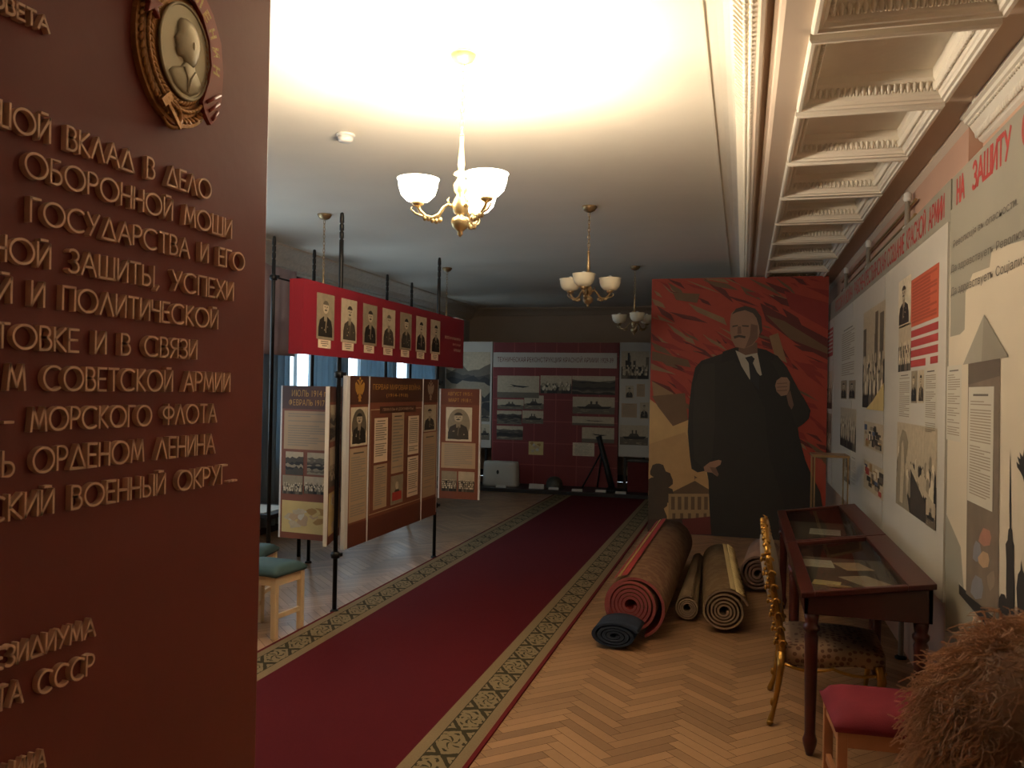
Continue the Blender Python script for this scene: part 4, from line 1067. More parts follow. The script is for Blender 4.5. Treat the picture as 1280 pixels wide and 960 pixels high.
a = rpx(F3, 1160, 624); b = rpx(F3, 1171.3, 664); sheet(B3, 'photograph', F3, a[0], b[1], b[0], a[1], 'ship', 206, .0085)
# second section: painting print, coloured cluster
B2, F2, w2 = right_board('white exhibit board with a tall brownish painting print, second from the near end', YS[2], YS[1])
head_text(B2, F2, 'РАБОЧЕ-КРЕСТЬЯНСКАЯ', .02, w2-.05)
rsheet(B2, F2, 'painting_print', (1080.5, 392), (1106, 512), 'street', 211)
for i, (tl, br) in enumerate((((1081, 526), (1105, 568)), ((1081, 574), (1105, 627)))): rsheet(B2, F2, 'colour_print', tl, br, 'color', 213+i)
a = rpx(F2, 1080.5, 500); b = rpx(F2, 1106, 514); mb = MB(); mb.M = F2; mb.poly([(a[0]+.15, b[1], .0085), (b[0], b[1], .0085), (b[0], a[1]+.12, .0085), (a[0]+.5, a[1], .0085)], 0); mb.build('print_detail', M['map'], B2)
B1, F1, w1 = right_board('white exhibit board with a grey document and crowd photograph, third from the near end', YS[3], YS[2])
head_text(B1, F1, 'РОССИЯ И ВОЙНА', .05, w1-.1)
tsheet(B1, F1, (1052, 412), (1070, 473), 14); rsheet(B1, F1, 'portrait', (1052, 476), (1059, 499), 'portrait', 221); rsheet(B1, F1, 'portrait', (1062, 476), (1070, 499), 'portrait', 222)
rsheet(B1, F1, 'photograph', (1051.5, 509), (1070.5, 566), 'crowd', 223); rsheet(B1, F1, 'photograph', (1056, 568), (1063, 606), 'street', 224); tsheet(B1, F1, (1064, 568), (1070.5, 612), 15)
B0, F0, w0 = right_board('farthest white board of the right row with a small red title, beside the painting', YS[4], YS[3])
mb = MB(); mb.M = F0; mb.rect(.08, 1.36, w0-.06, 1.66, .005, 0)
for k in range(6): mb.rect(.12, 1.40+.042*k, w0-.1, 1.418+.042*k, .0055, 1)
mb.build('red_title', [M['red_print'], M['white_paint']], B0)
sheet(B0, 'photograph', F0, .06, .3, w0-.08, .75, 'street', 231, .0045); sheet(B0, 'photograph', F0, .06, .8, w0-.08, 1.2, 'crowd', 232, .0045)
# near cream board
NX0, NX1 = 4.18, 2.15
zb = .30
BN, FN, wn = right_board('large cream exhibit board with a tower drawing and dark church spires, nearest on the right', NX0, NX1, zb=zb, sheetm='cream', sh_top=2.455, x=RX+.004)
rstroke(BN, FN, 'НА', (1193, 268), (1203.5, 255), 25, M['red_print'], z=-.0030); rstroke(BN, FN, 'ЗАЩИТУ', (1213, 250), (1261, 205), 27, M['red_print'], z=-.0030); rstroke(BN, FN, 'СОЦИАЛИЗМА', (1274, 196), (1365, 112), 33, M['red_print'], z=-.0030)
# printed grey shapes: the header band and the banner under the slogan
def npoly(name, pts, m, z, kid=BN):
    q = [rpx(FN, *p) for p in pts]; mb = MB(); mb.M = FN; mb.poly([(x, y, z) for x, y in q][::-1]); return mb.build(name, m, kid)
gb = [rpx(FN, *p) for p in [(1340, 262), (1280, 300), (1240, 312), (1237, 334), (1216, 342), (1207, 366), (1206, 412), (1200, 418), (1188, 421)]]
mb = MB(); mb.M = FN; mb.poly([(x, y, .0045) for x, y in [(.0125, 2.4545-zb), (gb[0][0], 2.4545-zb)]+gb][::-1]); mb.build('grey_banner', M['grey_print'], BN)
for body, p0, p1, cap in (('Революція въ опасности.', (1192, 312), (1273, 258), 11), ('Да здравствуетъ Революціонный', (1189, 344), (1320, 280), 12), ('народъ', (1335, 272), (1370, 256), 13), ('Да здравствуетъ Соціализмъ!', (1189, 373), (1300, 326), 13)):
    rtext(BN, FN, body, p0, p1, cap, M['ink'], 'slogan', .0056)
text_sheet(BN, FN, rpx(FN, 1184, 455)[0], rpx(FN, 1201, 553)[1], rpx(FN, 1201, 553)[0], rpx(FN, 1184, 458)[1], 17, P_GREYL, 26, True, .0046)
npoly('grey_wedge', [(1182, 640), (1201, 684), (1203, 712), (1205, 738), (1198, 726), (1230, 790), (1182, 790)], M['grey_print'], .0045)
npoly('black_band', [(1199, 730), (1199, 742), (1240, 790), (1262, 790)], M['blackink'], .0052)
tw = [(1211, 452), (1251, 446), (1248.5, 775), (1208, 742)]
npoly('tower_shaft', tw, mat('tower_print_brown', (118, 104, 88), .6, var=.35, scale=9), .0058)
npoly('tower_painted_shadow', [(1211, 452), (1251, 446), (1250.7, 470), (1211, 481)], mat('tower_shadow_tone', (96, 84, 72), .6, var=.2, scale=6), .0062)  # shadow at the tower top, painted in as a darker tone
q = [rpx(FN, *p) for p in ((1204.5, 456), (1231, 393), (1262, 446))]
mb = MB(); mb.M = FN; mb.poly([(q[0][0], q[0][1], .0066), (q[2][0], q[2][1], .0066), (q[1][0], q[1][1], .0066)], 0)
mid = (q[0][0]*.55+q[2][0]*.45, q[0][1]*.55+q[2][1]*.45); mb.poly([(mid[0], mid[1], .0069), (q[2][0], q[2][1], .0069), (q[1][0], q[1][1], .0069)], 1)
mb.build('tower_roof', [mat('tower_roof_print', (152, 146, 132), .6, var=.15, scale=6), mat('tower_roof_print_dark', (136, 129, 115), .6, var=.15, scale=6)], BN)
a = rpx(FN, 1212, 484); b = rpx(FN, 1241.5, 640)
text_sheet(BN, FN, a[0], b[1], b[0], a[1], 19, P_GREYL, 34, True, .0072)
for (cx, cy, rx, ry, m) in ((1232, 672, 9, 12, 'photo_red'), (1231, 700, 8, 11, 'photo_ochre'), (1222, 690, 6, 18, 'photo_blue'), (1222, 735, 9, 18, 'photo_blue'), (1240, 725, 6, 14, 'photo_tone')):
    pts = [(cx+rx*math.cos(t_)*(.75+.4*((k_*7+int(cx)) % 5)/5), cy+ry*math.sin(t_)*(.7+.45*((k_*3+int(cy)) % 4)/4)) for k_, t_ in [(k, 2*PI*k/7) for k in range(7)]]
    npoly('mural_patch', pts, mat('mural_'+m, {'photo_red': (164, 116, 96), 'photo_ochre': (178, 148, 116), 'photo_blue': (128, 128, 134), 'photo_tone': (140, 124, 106)}[m], .6, var=.2, scale=14), .0066+.00004*cx/1200)
spire = [(1259.5, 776), (1258, 735), (1258.5, 705), (1257.5, 680), (1260, 675), (1261, 662), (1262.5, 660), (1262, 632), (1263.4, 560), (1264.6, 632), (1264.5, 660), (1266, 663), (1266.5, 676), (1268.5, 682), (1268, 706), (1269, 736), (1268.5, 776)]
npoly('spire_silhouette', spire, M['blackink'], .0054)
npoly('spire_silhouette', [(1273, 776), (1271, 735), (1273, 718), (1276, 713), (1277, 700), (1279, 713), (1283, 722), (1290, 735), (1292, 776)], M['blackink'], .0054)
npoly('rooftop_silhouette', [(1248, 776), (1249, 748), (1252, 742), (1256, 743), (1259, 750), (1260, 776)], M['blackink'], .0053)
npoly('hand_silhouette', [(1292, 640), (1284, 616), (1279, 596), (1276, 590), (1272, 584), (1271, 577), (1275, 581), (1272, 570), (1276, 574), (1275, 565), (1279, 571), (1281, 560), (1283, 572), (1288, 575), (1298, 600), (1306, 640)], M['blackink'], .0054)

# poles and pipes that carry the right boards
for yy, lab in ((5.54, 'white metal pole topped by a ring above the nearest white board'), (7.19, 'white metal pole above the second white board'), (8.69, 'white metal pole farthest along the right boards')):
    r = thing('board_pole', lab, 'pole', (RX+.055, yy, 0), 'metal poles behind the right boards')
    mb = MB(); mb.tube([(RX+.055, yy, 0), (RX+.055, yy, 2.83)], .016, 10); mb.build('shaft', M['white_edge'] if False else mat('grey_metal_pipe', (176, 168, 156), .45, metal=.2), r)
    mb = MB(); mb.lathe([(.018, 2.6), (.026, 2.61), (.026, 2.64), (.018, 2.65)], (RX+.055, yy, 0), 12); mb.build('collar', M['plastic_white'], r)
    mb = MB(); mb.lathe([(.017, 2.80), (.024, 2.81), (.022, 2.85), (.01, 2.86)], (RX+.055, yy, 0), 12); mb.build('cap', M['plastic_white'], r)
    mb = MB(); mb.lathe([(.035, 0), (.035, .012), (.018, .02)], (RX+.055, yy, 0), 14); mb.build('foot', M['black'], r)
for z, lab in ((2.78, 'upper pipe rail running above the right boards'), (2.69, 'lower pipe rail running above the right boards')):
    mb = MB(); mb.tube([(RX+.075, 5.4, z), (RX+.075, 9.2, z)], .01, 8)
    for yy in (5.54, 7.19, 8.69): mb.tube([(RX+.06, yy, z), (RX+.075, yy, z)], .008, 6)
    tag(mb.build('pipe_rail', M['oldbrass'], base=(RX+.075, 5.4, z)), lab, 'rail')

# ================================================================== PAINTED CANVAS (generic man in a dark overcoat before red banners)
PY = 9.6
PO = Vector((-1.03, PY, 0.0)); pw, phh = 1.912, 2.905
PM = frame(PO, (1, 0, 0), (0, 0, 1)); f9 = uv_on(PM, 'y', PY)
def z3(x, y): return f9(800+x/2.665, 330+y/2.665)
pt = thing('painting', 'huge painted canvas of a man in dark overcoat before red banners', 'painting', PO)
PCOL = {'red': (176, 66, 46), 'red2': (152, 46, 38), 'dred': (104, 38, 32), 'olive': (116, 86, 58), 'tan': (150, 116, 80), 'sky': (206, 166, 108), 'sky2': (190, 150, 98), 'coat': (40, 35, 29), 'coat2': (30, 27, 24), 'coat3': (50, 44, 36),
        'skin': (160, 122, 98), 'skin2': (122, 90, 72), 'hairp': (74, 60, 50), 'shirt': (190, 180, 160), 'tie': (38, 38, 42), 'tree': (70, 54, 38), 'bld': (158, 128, 88), 'bldd': (104, 80, 54), 'ground': (66, 40, 30)}
PN = list(PCOL); PMATS = [mat('canvas_'+k, tuple(c*.97 for c in v), .6, var=.16, scale=7) for k, v in PCOL.items()]
mb = MB(); mb.M = PM; mb.box((0, 0, -.045), (pw, phh, -.001)); mb.build('stretcher_frame', M['lightwood'], pt)
pb_ = MB(); pb_.M = PM; zz = [0.0]
def paint(col, pts, raw=False):
    zz[0] += .00004
    q = pts if raw else [z3(*p) for p in pts]
    q = [(min(max(x, 0), pw), min(max(y, 0), phh)) for x, y in q]
    pb_.poly([(x, y, zz[0]) for x, y in q][::-1], PN.index(col))
pb_.rect(0, 0, pw, phh, 0, PN.index('red'))
rng = random.Random(21)
for k in range(230):
    cx, cy = rng.uniform(0, pw), rng.uniform(.9, phh); L, wd = rng.uniform(.12, .5), rng.uniform(.02, .09); an = math.radians(-30+rng.uniform(-16, 16))
    dx, dy = math.cos(an)*L/2, math.sin(an)*L/2; nx, ny = -math.sin(an)*wd/2, math.cos(an)*wd/2
    paint(rng.choice(('red', 'red', 'red2', 'red2', 'dred', 'dred', 'olive', 'tan', 'red')), [(cx-dx, cy-dy), (cx-dx*.2-nx, cy-dy*.2-ny), (cx+dx, cy+dy), (cx+dx*.3+nx, cy+dy*.3+ny)][::-1], True)
for col, pts in (('dred', [(400, 130), (640, 250), (640, 320), (520, 265), (420, 190)]), ('olive', [(110, 95), (200, 100), (190, 130), (120, 120)]), ('olive', [(420, 170), (480, 190), (640, 280), (640, 300), (500, 250)]), ('tan', [(430, 240), (460, 230), (490, 330), (450, 310)]),
                 ('red2', [(480, 90), (640, 130), (640, 220), (500, 150)]), ('tan', [(160, 130), (280, 180), (290, 205), (190, 160)]), ('olive', [(40, 290), (160, 320), (170, 345), (40, 320)]), ('tan', [(40, 390), (110, 430), (140, 490), (45, 440)])):
    paint(col, pts)
paint('sky', [(28, 450), (60, 470), (110, 540), (160, 518), (240, 700), (240, 900), (24, 900)])
paint('sky2', [(28, 600), (150, 560), (230, 720), (230, 900), (26, 900)])
paint('olive', [(40, 440), (150, 430), (160, 520), (110, 540), (60, 475)])
# tree, columned building and its grounds
for cx, cy, r in ((60, 690, 26), (45, 740, 30), (80, 720, 30), (55, 790, 36), (90, 770, 26), (50, 840, 40)):
    paint('tree', [(cx+r*math.cos(a)*(1+.12*math.sin(5*a)), cy+r*math.sin(a)) for a in [2*PI*k/14 for k in range(14)]])
paint('bld', [(95, 765), (235, 765), (235, 850), (95, 850)]); paint('bldd', [(112, 757), (183, 722), (240, 757), (240, 765), (112, 765)])
for k in range(6): paint('bldd', [(104+22*k, 775), (116+22*k, 775), (116+22*k, 818), (104+22*k, 818)])
for k in range(5): paint('bldd', [(108+26*k, 830), (118+26*k, 830), (118+26*k, 850), (108+26*k, 850)])
paint('bldd', [(183, 722), (181, 705), (192, 712), (184, 714)])
paint('ground', [(20, 850), (240, 845), (240, 1010), (20, 1010)])
paint('dred', [(140, 850), (236, 840), (240, 900), (150, 900)])
# the overcoat
paint('coat', [(318, 278), (270, 300), (205, 322), (184, 345), (172, 400), (163, 480), (159, 560), (166, 640), (172, 682), (192, 694), (222, 688), (228, 720), (232, 820), (236, 1010), (640, 1010), (640, 860), (600, 760), (566, 690), (545, 640), (530, 580), (526, 545), (545, 532), (562, 515), (568, 488), (545, 445), (512, 400), (490, 345), (458, 306), (420, 290), (392, 280)])
paint('coat3', [(206, 335), (250, 330), (250, 520), (240, 650), (210, 680), (180, 650), (176, 520), (182, 400)])
paint('coat2', [(300, 285), (322, 288), (368, 385), (415, 480), (430, 640), (480, 800), (500, 1010), (640, 1010), (640, 870), (560, 690), (526, 560), (500, 480), (470, 380), (440, 330), (400, 290)])
paint('coat', [(430, 300), (458, 306), (492, 350), (545, 450), (566, 490), (555, 520), (520, 530), (500, 470), (470, 390)])
paint('coat2', [(276, 292), (318, 278), (345, 340), (310, 320), (270, 330)]); paint('coat2', [(392, 280), (420, 286), (460, 308), (440, 322), (405, 312)])
paint('shirt', [(318, 288), (352, 300), (390, 292), (406, 370), (400, 372), (372, 340), (366, 386), (338, 340)])
paint('tie', [(350, 312), (372, 306), (382, 316), (376, 330), (398, 378), (396, 420), (368, 388), (362, 330)])
# face: a broad plain head with short hair and moustache
paint('skin2', [(330, 262), (390, 262), (392, 296), (352, 304), (328, 292)])
paint('skin', [(300, 190), (304, 165), (322, 148), (350, 143), (382, 152), (400, 178), (402, 215), (394, 246), (376, 270), (346, 282), (318, 276), (305, 252), (300, 222)])
paint('hairp', [(306, 168), (320, 149), (350, 140), (384, 149), (404, 176), (408, 222), (400, 236), (396, 206), (388, 180), (376, 164), (350, 154), (324, 160)])
paint('skin2', [(370, 200), (392, 205), (392, 246), (374, 268), (350, 280), (366, 240)])
paint('hairp', [(308, 206), (326, 203), (326, 207), (308, 211)]); paint('hairp', [(340, 204), (362, 205), (362, 210), (340, 208)])
paint('skin2', [(326, 208), (336, 208), (338, 232), (324, 234)]); paint('hairp', [(312, 241), (330, 236), (352, 241), (350, 248), (330, 244), (314, 249)])
# hands
paint('skin', [(455, 388), (470, 377), (490, 378), (499, 392), (498, 418), (490, 436), (470, 440), (455, 425), (450, 405)])
for k in range(3): paint('skin2', [(456, 397+12*k), (490, 395+12*k), (490, 398+12*k), (456, 400+12*k)])
paint('skin2', [(488, 440), (500, 420), (512, 470), (505, 485), (495, 470)])
paint('skin', [(212, 676), (232, 660), (262, 652), (272, 655), (268, 668), (252, 678), (262, 700), (258, 708), (240, 695), (216, 692)])
paint('skin2', [(232, 676), (252, 678), (262, 702), (258, 708), (242, 694)])
pb_.build('canvas', PMATS, pt)
mb = MB()
for x in (-.7, .6): mb.box((x-.03, PY+.046, 0), (x+.03, PY+.09, 2.6)); mb.box((x-.03, PY+.046, 0), (x+.03, PY+.55, .05)); mb.tube([(x, PY+.5, .05), (x, PY+.09, 1.6)], .02, 6)
mb.build('prop', M['lightwood'], pt)

# ================================================================== ROLLED CARPETS
def spiral_roll(name, label, p0, p1, r0, r1, turns, th, mats, group='rolled carpets', squash=0.0, flap=0.0, phase=0.0, taper_end=None, r_in=None):
    """a carpet wound from the outside in: thick spiral swept from p0 (near end) to p1"""
    p0, p1 = Vector(p0), Vector(p1); ax = (p1-p0).normalized(); sx = ax.cross(Vector((0, 0, 1))).normalized(); sz = sx.cross(ax)
    n = int(turns*30); mb = MB(); secs = []
    for (P, R) in ((p0, r0), (p0.lerp(p1, .33), r0*.67+r1*.33), (p0.lerp(p1, .66), r0*.33+r1*.67), (p1, r1)):
        o_, i_ = [], []
        ri = r_in if r_in else max(.03, R*.2)
        for k in range(n+1):
            t_ = k/n; a = phase+2*PI*turns*t_; rr = R+(ri-R)*t_**.8
            def pt_(r):
                x, z = r*math.cos(a), r*math.sin(a)
                if z < 0: z *= 1-squash; 
                if flap and t_ < .2: x += flap*(1-t_/.2)*R; z = max(-R*(1-squash), z-flap*.3*(1-t_/.2)*R)
                return P+sx*x+sz*z
            o_.append(mb.P(pt_(rr))); i_.append(mb.P(pt_(rr-th)))
        secs.append((o_, i_))
    for (o0, i0), (o1, i1) in zip(secs, secs[1:]):
        for k in range(n):
            mb.face((o0[k], o0[k+1], o1[k+1], o1[k]), True, 0); mb.face((i0[k+1], i0[k], i1[k], i1[k+1]), True, 1)
        mb.face((o0[0], o1[0], i1[0], i0[0]), False, 1); mb.face((o0[n], i0[n], i1[n], o1[n]), False, 1)
    for o_, i_, s in ((secs[0][0], secs[0][1], 1), (secs[-1][0], secs[-1][1], -1)):
        for k in range(n): mb.face((o_[k], i_[k], i_[k+1], o_[k+1])[::s], False, 2)
    o = mb.build(name, mats, base=p0)
    return tag(o, label, 'rolled carpet', group), (p0, p1, sx, sz)
bk1 = rug_mat('worn_rose_rug_back', (120, 88, 70), (100, 74, 58), (122, 94, 72), 13)
bk2 = rug_mat('tan_rug_back', (114, 96, 74), (92, 76, 58), (104, 86, 66), 14)
bk3 = rug_mat('olive_tan_rug_back', (128, 106, 78), (102, 82, 60), (108, 86, 62), 12)
edge_r = mat('rose_rug_edge', (132, 64, 64), .95, var=.25, scale=90); edge_g = mat('grey_rug_edge', (122, 102, 84), .95, var=.2, scale=80)
R1 = spiral_roll('rolled_carpet', 'largest rolled carpet, rose pile with a red side band, just behind the navy mat', (-.685, 5.40, .215), (-.66, 7.95, .215), .21, .21, 6.2, .018, [bk1, M['rug_red'], edge_r], phase=math.radians(-70), flap=.14, squash=.03)
p0, p1, sx, sz = R1[1]
mb = MB(); mb.M = Matrix.Identity(4)
for a0, w2_, mm in ((96, 12, 0), (110, 5, 1), (118, 6, 0)):
    A_ = [p0+(sx*math.cos(math.radians(a))+sz*math.sin(math.radians(a)))*.197 for a in (a0, a0+w2_/2, a0+w2_)]; B_ = [p1+(sx*math.cos(math.radians(a))+sz*math.sin(math.radians(a)))*.197 for a in (a0, a0+w2_/2, a0+w2_)]
    for k in range(2): mb.poly([A_[k], A_[k+1], B_[k+1], B_[k]], mm, True)
o = mb.build('side_band', [mat('rug_red_stripe', (156, 48, 46), .95, var=.2, scale=40), mat('rug_ochre_stripe', (190, 154, 88), .95, var=.2, scale=40)], R1[0]); BASE[o.name] = p0
spiral_roll('rolled_carpet', 'thin tan rolled carpet between the rose roll and the fringed roll', (-.352, 5.93, .093), (-.375, 7.9, .06), .09, .055, 4.0, .010, [bk2, edge_g, edge_g], phase=1.2)
R3 = spiral_roll('rolled_carpet', 'tan rolled carpet with a pale fringe, right of the thin roll', (-.10, 5.70, .15), (-.19, 7.45, .15), .16, .15, 5.0, .013, [bk3, edge_g, edge_g], phase=math.radians(20), squash=.12, flap=.06)
p0, p1, sx, sz = R3[1]; mb = MB(); rng = random.Random(4)
for k in range(90):
    t_ = k/89; c_ = p0.lerp(p1, t_); a = math.radians(62)
    b0 = c_+(sx*math.cos(a)+sz*math.sin(a))*.163; a2 = a-.28-rng.uniform(0, .22); b1 = c_+(sx*math.cos(a2)+sz*math.sin(a2))*.170+(p1-p0).normalized()*rng.uniform(-.015, .015)
    mb.tube([b0, (b0+b1)/2+sz*.004, b1], .004, 4)
A_ = [p0+(sx*math.cos(a)+sz*math.sin(a))*.163 for a in (1.08, 1.2, 1.32)]; B_ = [p1+(sx*math.cos(a)+sz*math.sin(a))*.154 for a in (1.08, 1.2, 1.32)]
for k in range(2): mb.poly([A_[k], A_[k+1], B_[k+1], B_[k]], None, True)
o = mb.build('fringe', mat('cream_fringe', (206, 182, 130), .95, var=.15, scale=40), R3[0]); BASE[o.name] = p0
spiral_roll('rolled_mat', 'flattened navy mat folded under the near end of the rose roll', (-.745, 5.12, .09), (-.735, 5.37, .09), .165, .165, 4.0, .022, [M['navy'], M['navy'], M['navy']], 'rolled carpets', squash=0, phase=.4)
nv = bpy.data.objects['rolled_mat']
for v in nv.data.vertices: v.co.z *= .52
nv.location.z = .088
spiral_roll('rolled_carpet', 'stubby greyish-pink rolled carpet behind the gilded chair', (.135, 6.95, .155), (.20, 7.85, .155), .155, .155, 4, .016, [mat('grey_pink_rug', (142, 112, 98), .95, var=.2, scale=14, bump=.3, bscale=80), edge_g, mat('dark_rug_edge', (96, 72, 62), .95, var=.2, scale=60)], phase=.5)

# ================================================================== VITRINES
def vitrine(label, y0, y1):
    r = thing('vitrine', label, 'display case', (.535, (y0+y1)/2, 0), 'sloping table vitrines'); xa, xb = .275, .795; za, zb = .722, .80
    zt = lambda x: za+(zb-za)*(x-xa)/(xb-xa)
    mb = MB()                                   # apron box
    t = .02
    mb.extr([(xa, y0, .632), (xb, y0, .632), (xb, y0, zb-.018), (xa, y0, za-.018)], (0, 0, 0), (0, t, 0)); mb.extr([(xa, y1-t, .632), (xb, y1-t, .632), (xb, y1-t, zb-.018), (xa, y1-t, za-.018)], (0, 0, 0), (0, t, 0))
    mb.box((xa, y0, .632), (xa+t, y1, za-.018)); mb.box((xb-t, y0, .632), (xb, y1, zb-.02))
    mb.box((xa+.01, y0+.01, .636), (xb-.01, y1-.01, .648)); mb.build('case_body', M['mahogany_x'], r, .003)
    mb = MB(); mb.box((xa+.021, y0+.021, .648), (xb-.021, y1-.021, .656)); mb.build('lining', M['felt'], r)
    mb = MB(); e = .012                          # top frame, four sloping rails
    def rail(x0, x1, ya, yb):
        a = [(x0, ya, zt(x0)-.018), (x1, ya, zt(x1)-.018), (x1, ya, zt(x1)+.006), (x0, ya, zt(x0)+.006)]; mb.extr(a, (0, 0, 0), (0, yb-ya, 0))
    rail(xa-e, xa+.045, y0-e, y1+e*.2); rail(xb-.10, xb+e, y0-e, y1+e*.2); rail(xa+.045, xb-.10, y0-e, y0+.03); rail(xa+.045, xb-.10, y1-.03, y1+e*.2)
    mb.build('top_frame', M['mahogany'], r, .004)
    mb = MB(); a = [(xa+.04, y0+.028, zt(xa+.04)-.006), (xb-.095, y0+.028, zt(xb-.095)-.006), (xb-.095, y0+.028, zt(xb-.095)-.001), (xa+.04, y0+.028, zt(xa+.04)-.001)]; mb.extr(a, (0, 0, 0), (0, y1-y0-.056, 0)); mb.build('glass_lid', M['glass'], r)
    prof = [(.016, 0), (.021, .02), (.03, .05), (.032, .07), (.026, .085), (.023, .1), (.026, .3), (.029, .5), (.031, .53), (.024, .545), (.036, .56), (.036, .575), (.026, .585), (.03, .60), (.033, .632)]
    for x in (xa+.035, xb-.04):
        for y in (y0+.035, y1-.04):
            mb = MB(); mb.lathe(prof, (x, y, 0), 18); mb.build('leg', M['mahogany'], r)
    return r
vitrine('mahogany table vitrine with a glass lid, the one in front beside the gilded chair', 3.89, 5.17)
vitrine('second mahogany table vitrine, farther along under the white boards', 5.20, 6.57)
rng = random.Random(8)
CASE = [(.50, 4.22, .15, .11, .25, 'paper_grey', 'small greyish print near the front left inside the front vitrine'), (.42, 4.45, .13, .1, -.2, 'map', 'pale crumpled slip beside the medal in the front vitrine'),
        (.62, 4.55, .16, .24, .5, 'paper_grey', 'tilted letter sheet in the middle of the front vitrine'), (.60, 4.92, .15, .2, .3, 'paper', 'upright document farther back in the front vitrine'), (.42, 4.95, .16, .2, 0, 'grey_light', 'pale sheet at the back left of the front vitrine'),
        (.66, 4.28, .09, .12, .9, 'ink', 'small dark photograph at the near right inside the front vitrine'), (.42, 5.6, .2, .26, .1, 'paper_grey', 'document sheet in the near half of the second vitrine'), (.56, 6.1, .2, .24, -.1, 'grey_light', 'pale document in the far half of the second vitrine')]
for i, (x, y, w, d, a, m, lab) in enumerate(CASE):
    mb = MB(); q = Matrix.Translation((x, y, .6565)) @ Matrix.Rotation(a, 4, 'Z'); mb.M = q
    mb.box((-w/2, -d/2, 0), (w/2, d/2, .0025), 0)
    for k in range(6): mb.rect(-w*.4, d*(.36-.13*k)-.006, w*(.4 if k % 3 else .2), d*(.36-.13*k), .003, 1)
    tag(mb.build('paper_exhibit', [M[m], M['ink2']], base=(x, y, .6565)), lab, 'document', 'papers in the vitrines')
mb = MB(); q = Matrix.Translation((.47, 4.36, .664)); mb.M = q @ Matrix.Rotation(-.15, 4, 'Z')
mb.tube([(-.05, -.014, 0), (.05, -.014, 0), (.058, 0, 0), (.05, .014, 0), (-.05, .014, 0), (-.058, 0, 0)], .004, 6, closed=True)
for k in range(4): mb.ball((-.034+.022*k, 0, 0), (.008, .009, .006), 8, 5)
tag(mb.build('belt_buckle', M['oldbrass'], base=(.47, 4.36, .66)), 'small chain-like metal buckle lying in the front vitrine', 'buckle')
# tall glass showcase at the far end
g = thing('glass_showcase', 'glass box showcase on a dark pedestal between the painting and the white boards', 'showcase', (.65, 6.83, 0))
mb = MB(); mb.box((.53, 6.68, 0), (.77, 6.98, .70)); mb.build('pedestal', M['mahogany'], g, .004)
mb = MB(); mb.box((.535, 6.685, .712), (.765, 6.975, 1.13)); mb.build('glass_box', M['glass'], g)
mb = MB()
for x in (.532, .768):
    for y in (6.682, 6.978): mb.box((x-.005, y-.005, .70), (x+.005, y+.005, 1.135))
mb.box((.52, 6.67, 1.132), (.78, 6.99, 1.148)); mb.box((.525, 6.675, .70), (.775, 6.985, .712)); mb.build('edging', M['oldbrass'], g)

# ================================================================== GILDED CHAIR
gc = thing('gilded_chair', 'carved gilded chair seen edge-on, its patterned seat tucked under the front vitrine', 'chair', (.2, 4.2, 0))
def gp(a, b, z):   # a forward (+x), b along the back (+y), leaning with height
    th = math.radians(-2); lean = max(0, z-.4)*.17
    x, y = a-lean, b; return Vector((.2+x*math.cos(th)-y*math.sin(th), 4.22+x*math.sin(th)+y*math.cos(th), z))
fab = mat('medallion_brocade', (176, 140, 108), .85, var=.1)
nt = fab.node_tree; b = nt.nodes['Principled BSDF']; tcn = node(nt, 'ShaderNodeTexCoord'); vr = node(nt, 'ShaderNodeTexVoronoi'); vr.inputs['Scale'].default_value = 34; vr.inputs['Randomness'].default_value = .55
link(nt, tcn.outputs['Object'], vr.inputs['Vector']); link(nt, mixc(nt, mathn(nt, 'LESS_THAN', vr.outputs['Distance'], .36), rgb(142, 114, 90), rgb(98, 66, 50)), b.inputs['Base Color'])
W = .47
def cab(pts, r): 
    mb = MB(); mb.tube(pts, r, 10); return mb
for b0 in (0, W):
    s = -1 if b0 == 0 else 1
    mb = cab([gp(0, b0, .36), gp(-.005, b0+s*.012, .28), gp(-.02, b0+s*.006, .16), gp(-.035, b0, .07), gp(-.05, b0+s*.012, .02), gp(-.055, b0+s*.014, .004)], [.022, .018, .013, .011, .016, .012])
    mb.ball(gp(-.05, b0+s*.014, .018), (.018, .018, .014), 8, 6); mb.ball(gp(-.04, b0, .11), (.012, .012, .02), 8, 6); mb.build('leg', M['gold'], gc)
    mb = cab([gp(.43, b0, .34), gp(.445, b0+s*.012, .27), gp(.43, b0+s*.01, .15), gp(.42, b0+s*.004, .06), gp(.44, b0+s*.014, .015), gp(.445, b0+s*.016, .004)], [.024, .022, .014, .011, .016, .012])
    mb.ball(gp(.44, b0+s*.015, .018), (.018, .018, .014), 8, 6); mb.build('leg', M['gold'], gc)
    # carved stile with beads and scrolls
    mb = MB(); pts = [gp(0, b0, .34+.06*k) for k in range(9)]; mb.tube(pts, [.02-.0006*k for k in range(9)], 10)
    rng = random.Random(int(b0*100))
    for k in range(20):
        z = .40+.022*k
        mb.ball(gp(-.02-.004*math.sin(k*2.1), b0+s*.014*math.sin(k), z), (.011, .012, .010), 7, 5)
        if k % 3 == 0:
            c0 = gp(.006, b0+s*.016, z); mb.tube([c0+Vector((.016*math.cos(t_), .006*s, .018*math.sin(t_))) for t_ in [j*.7 for j in range(8)]], [.006-.0005*j for j in range(8)], 6)
            mb.ball(gp(-.034, b0, z), (.008, .012, .014), 7, 5)
    mb.build('back_stile', M['gold'], gc)
mb = MB(); arc = []                              # arched crest with leaf scrolls
for k in range(15):
    t_ = k/14; arc.append(gp(0, W*t_, .82+.12*math.sin(PI*t_)))
mb.tube(arc, [.016+.006*math.sin(PI*k/14) for k in range(15)], 9)
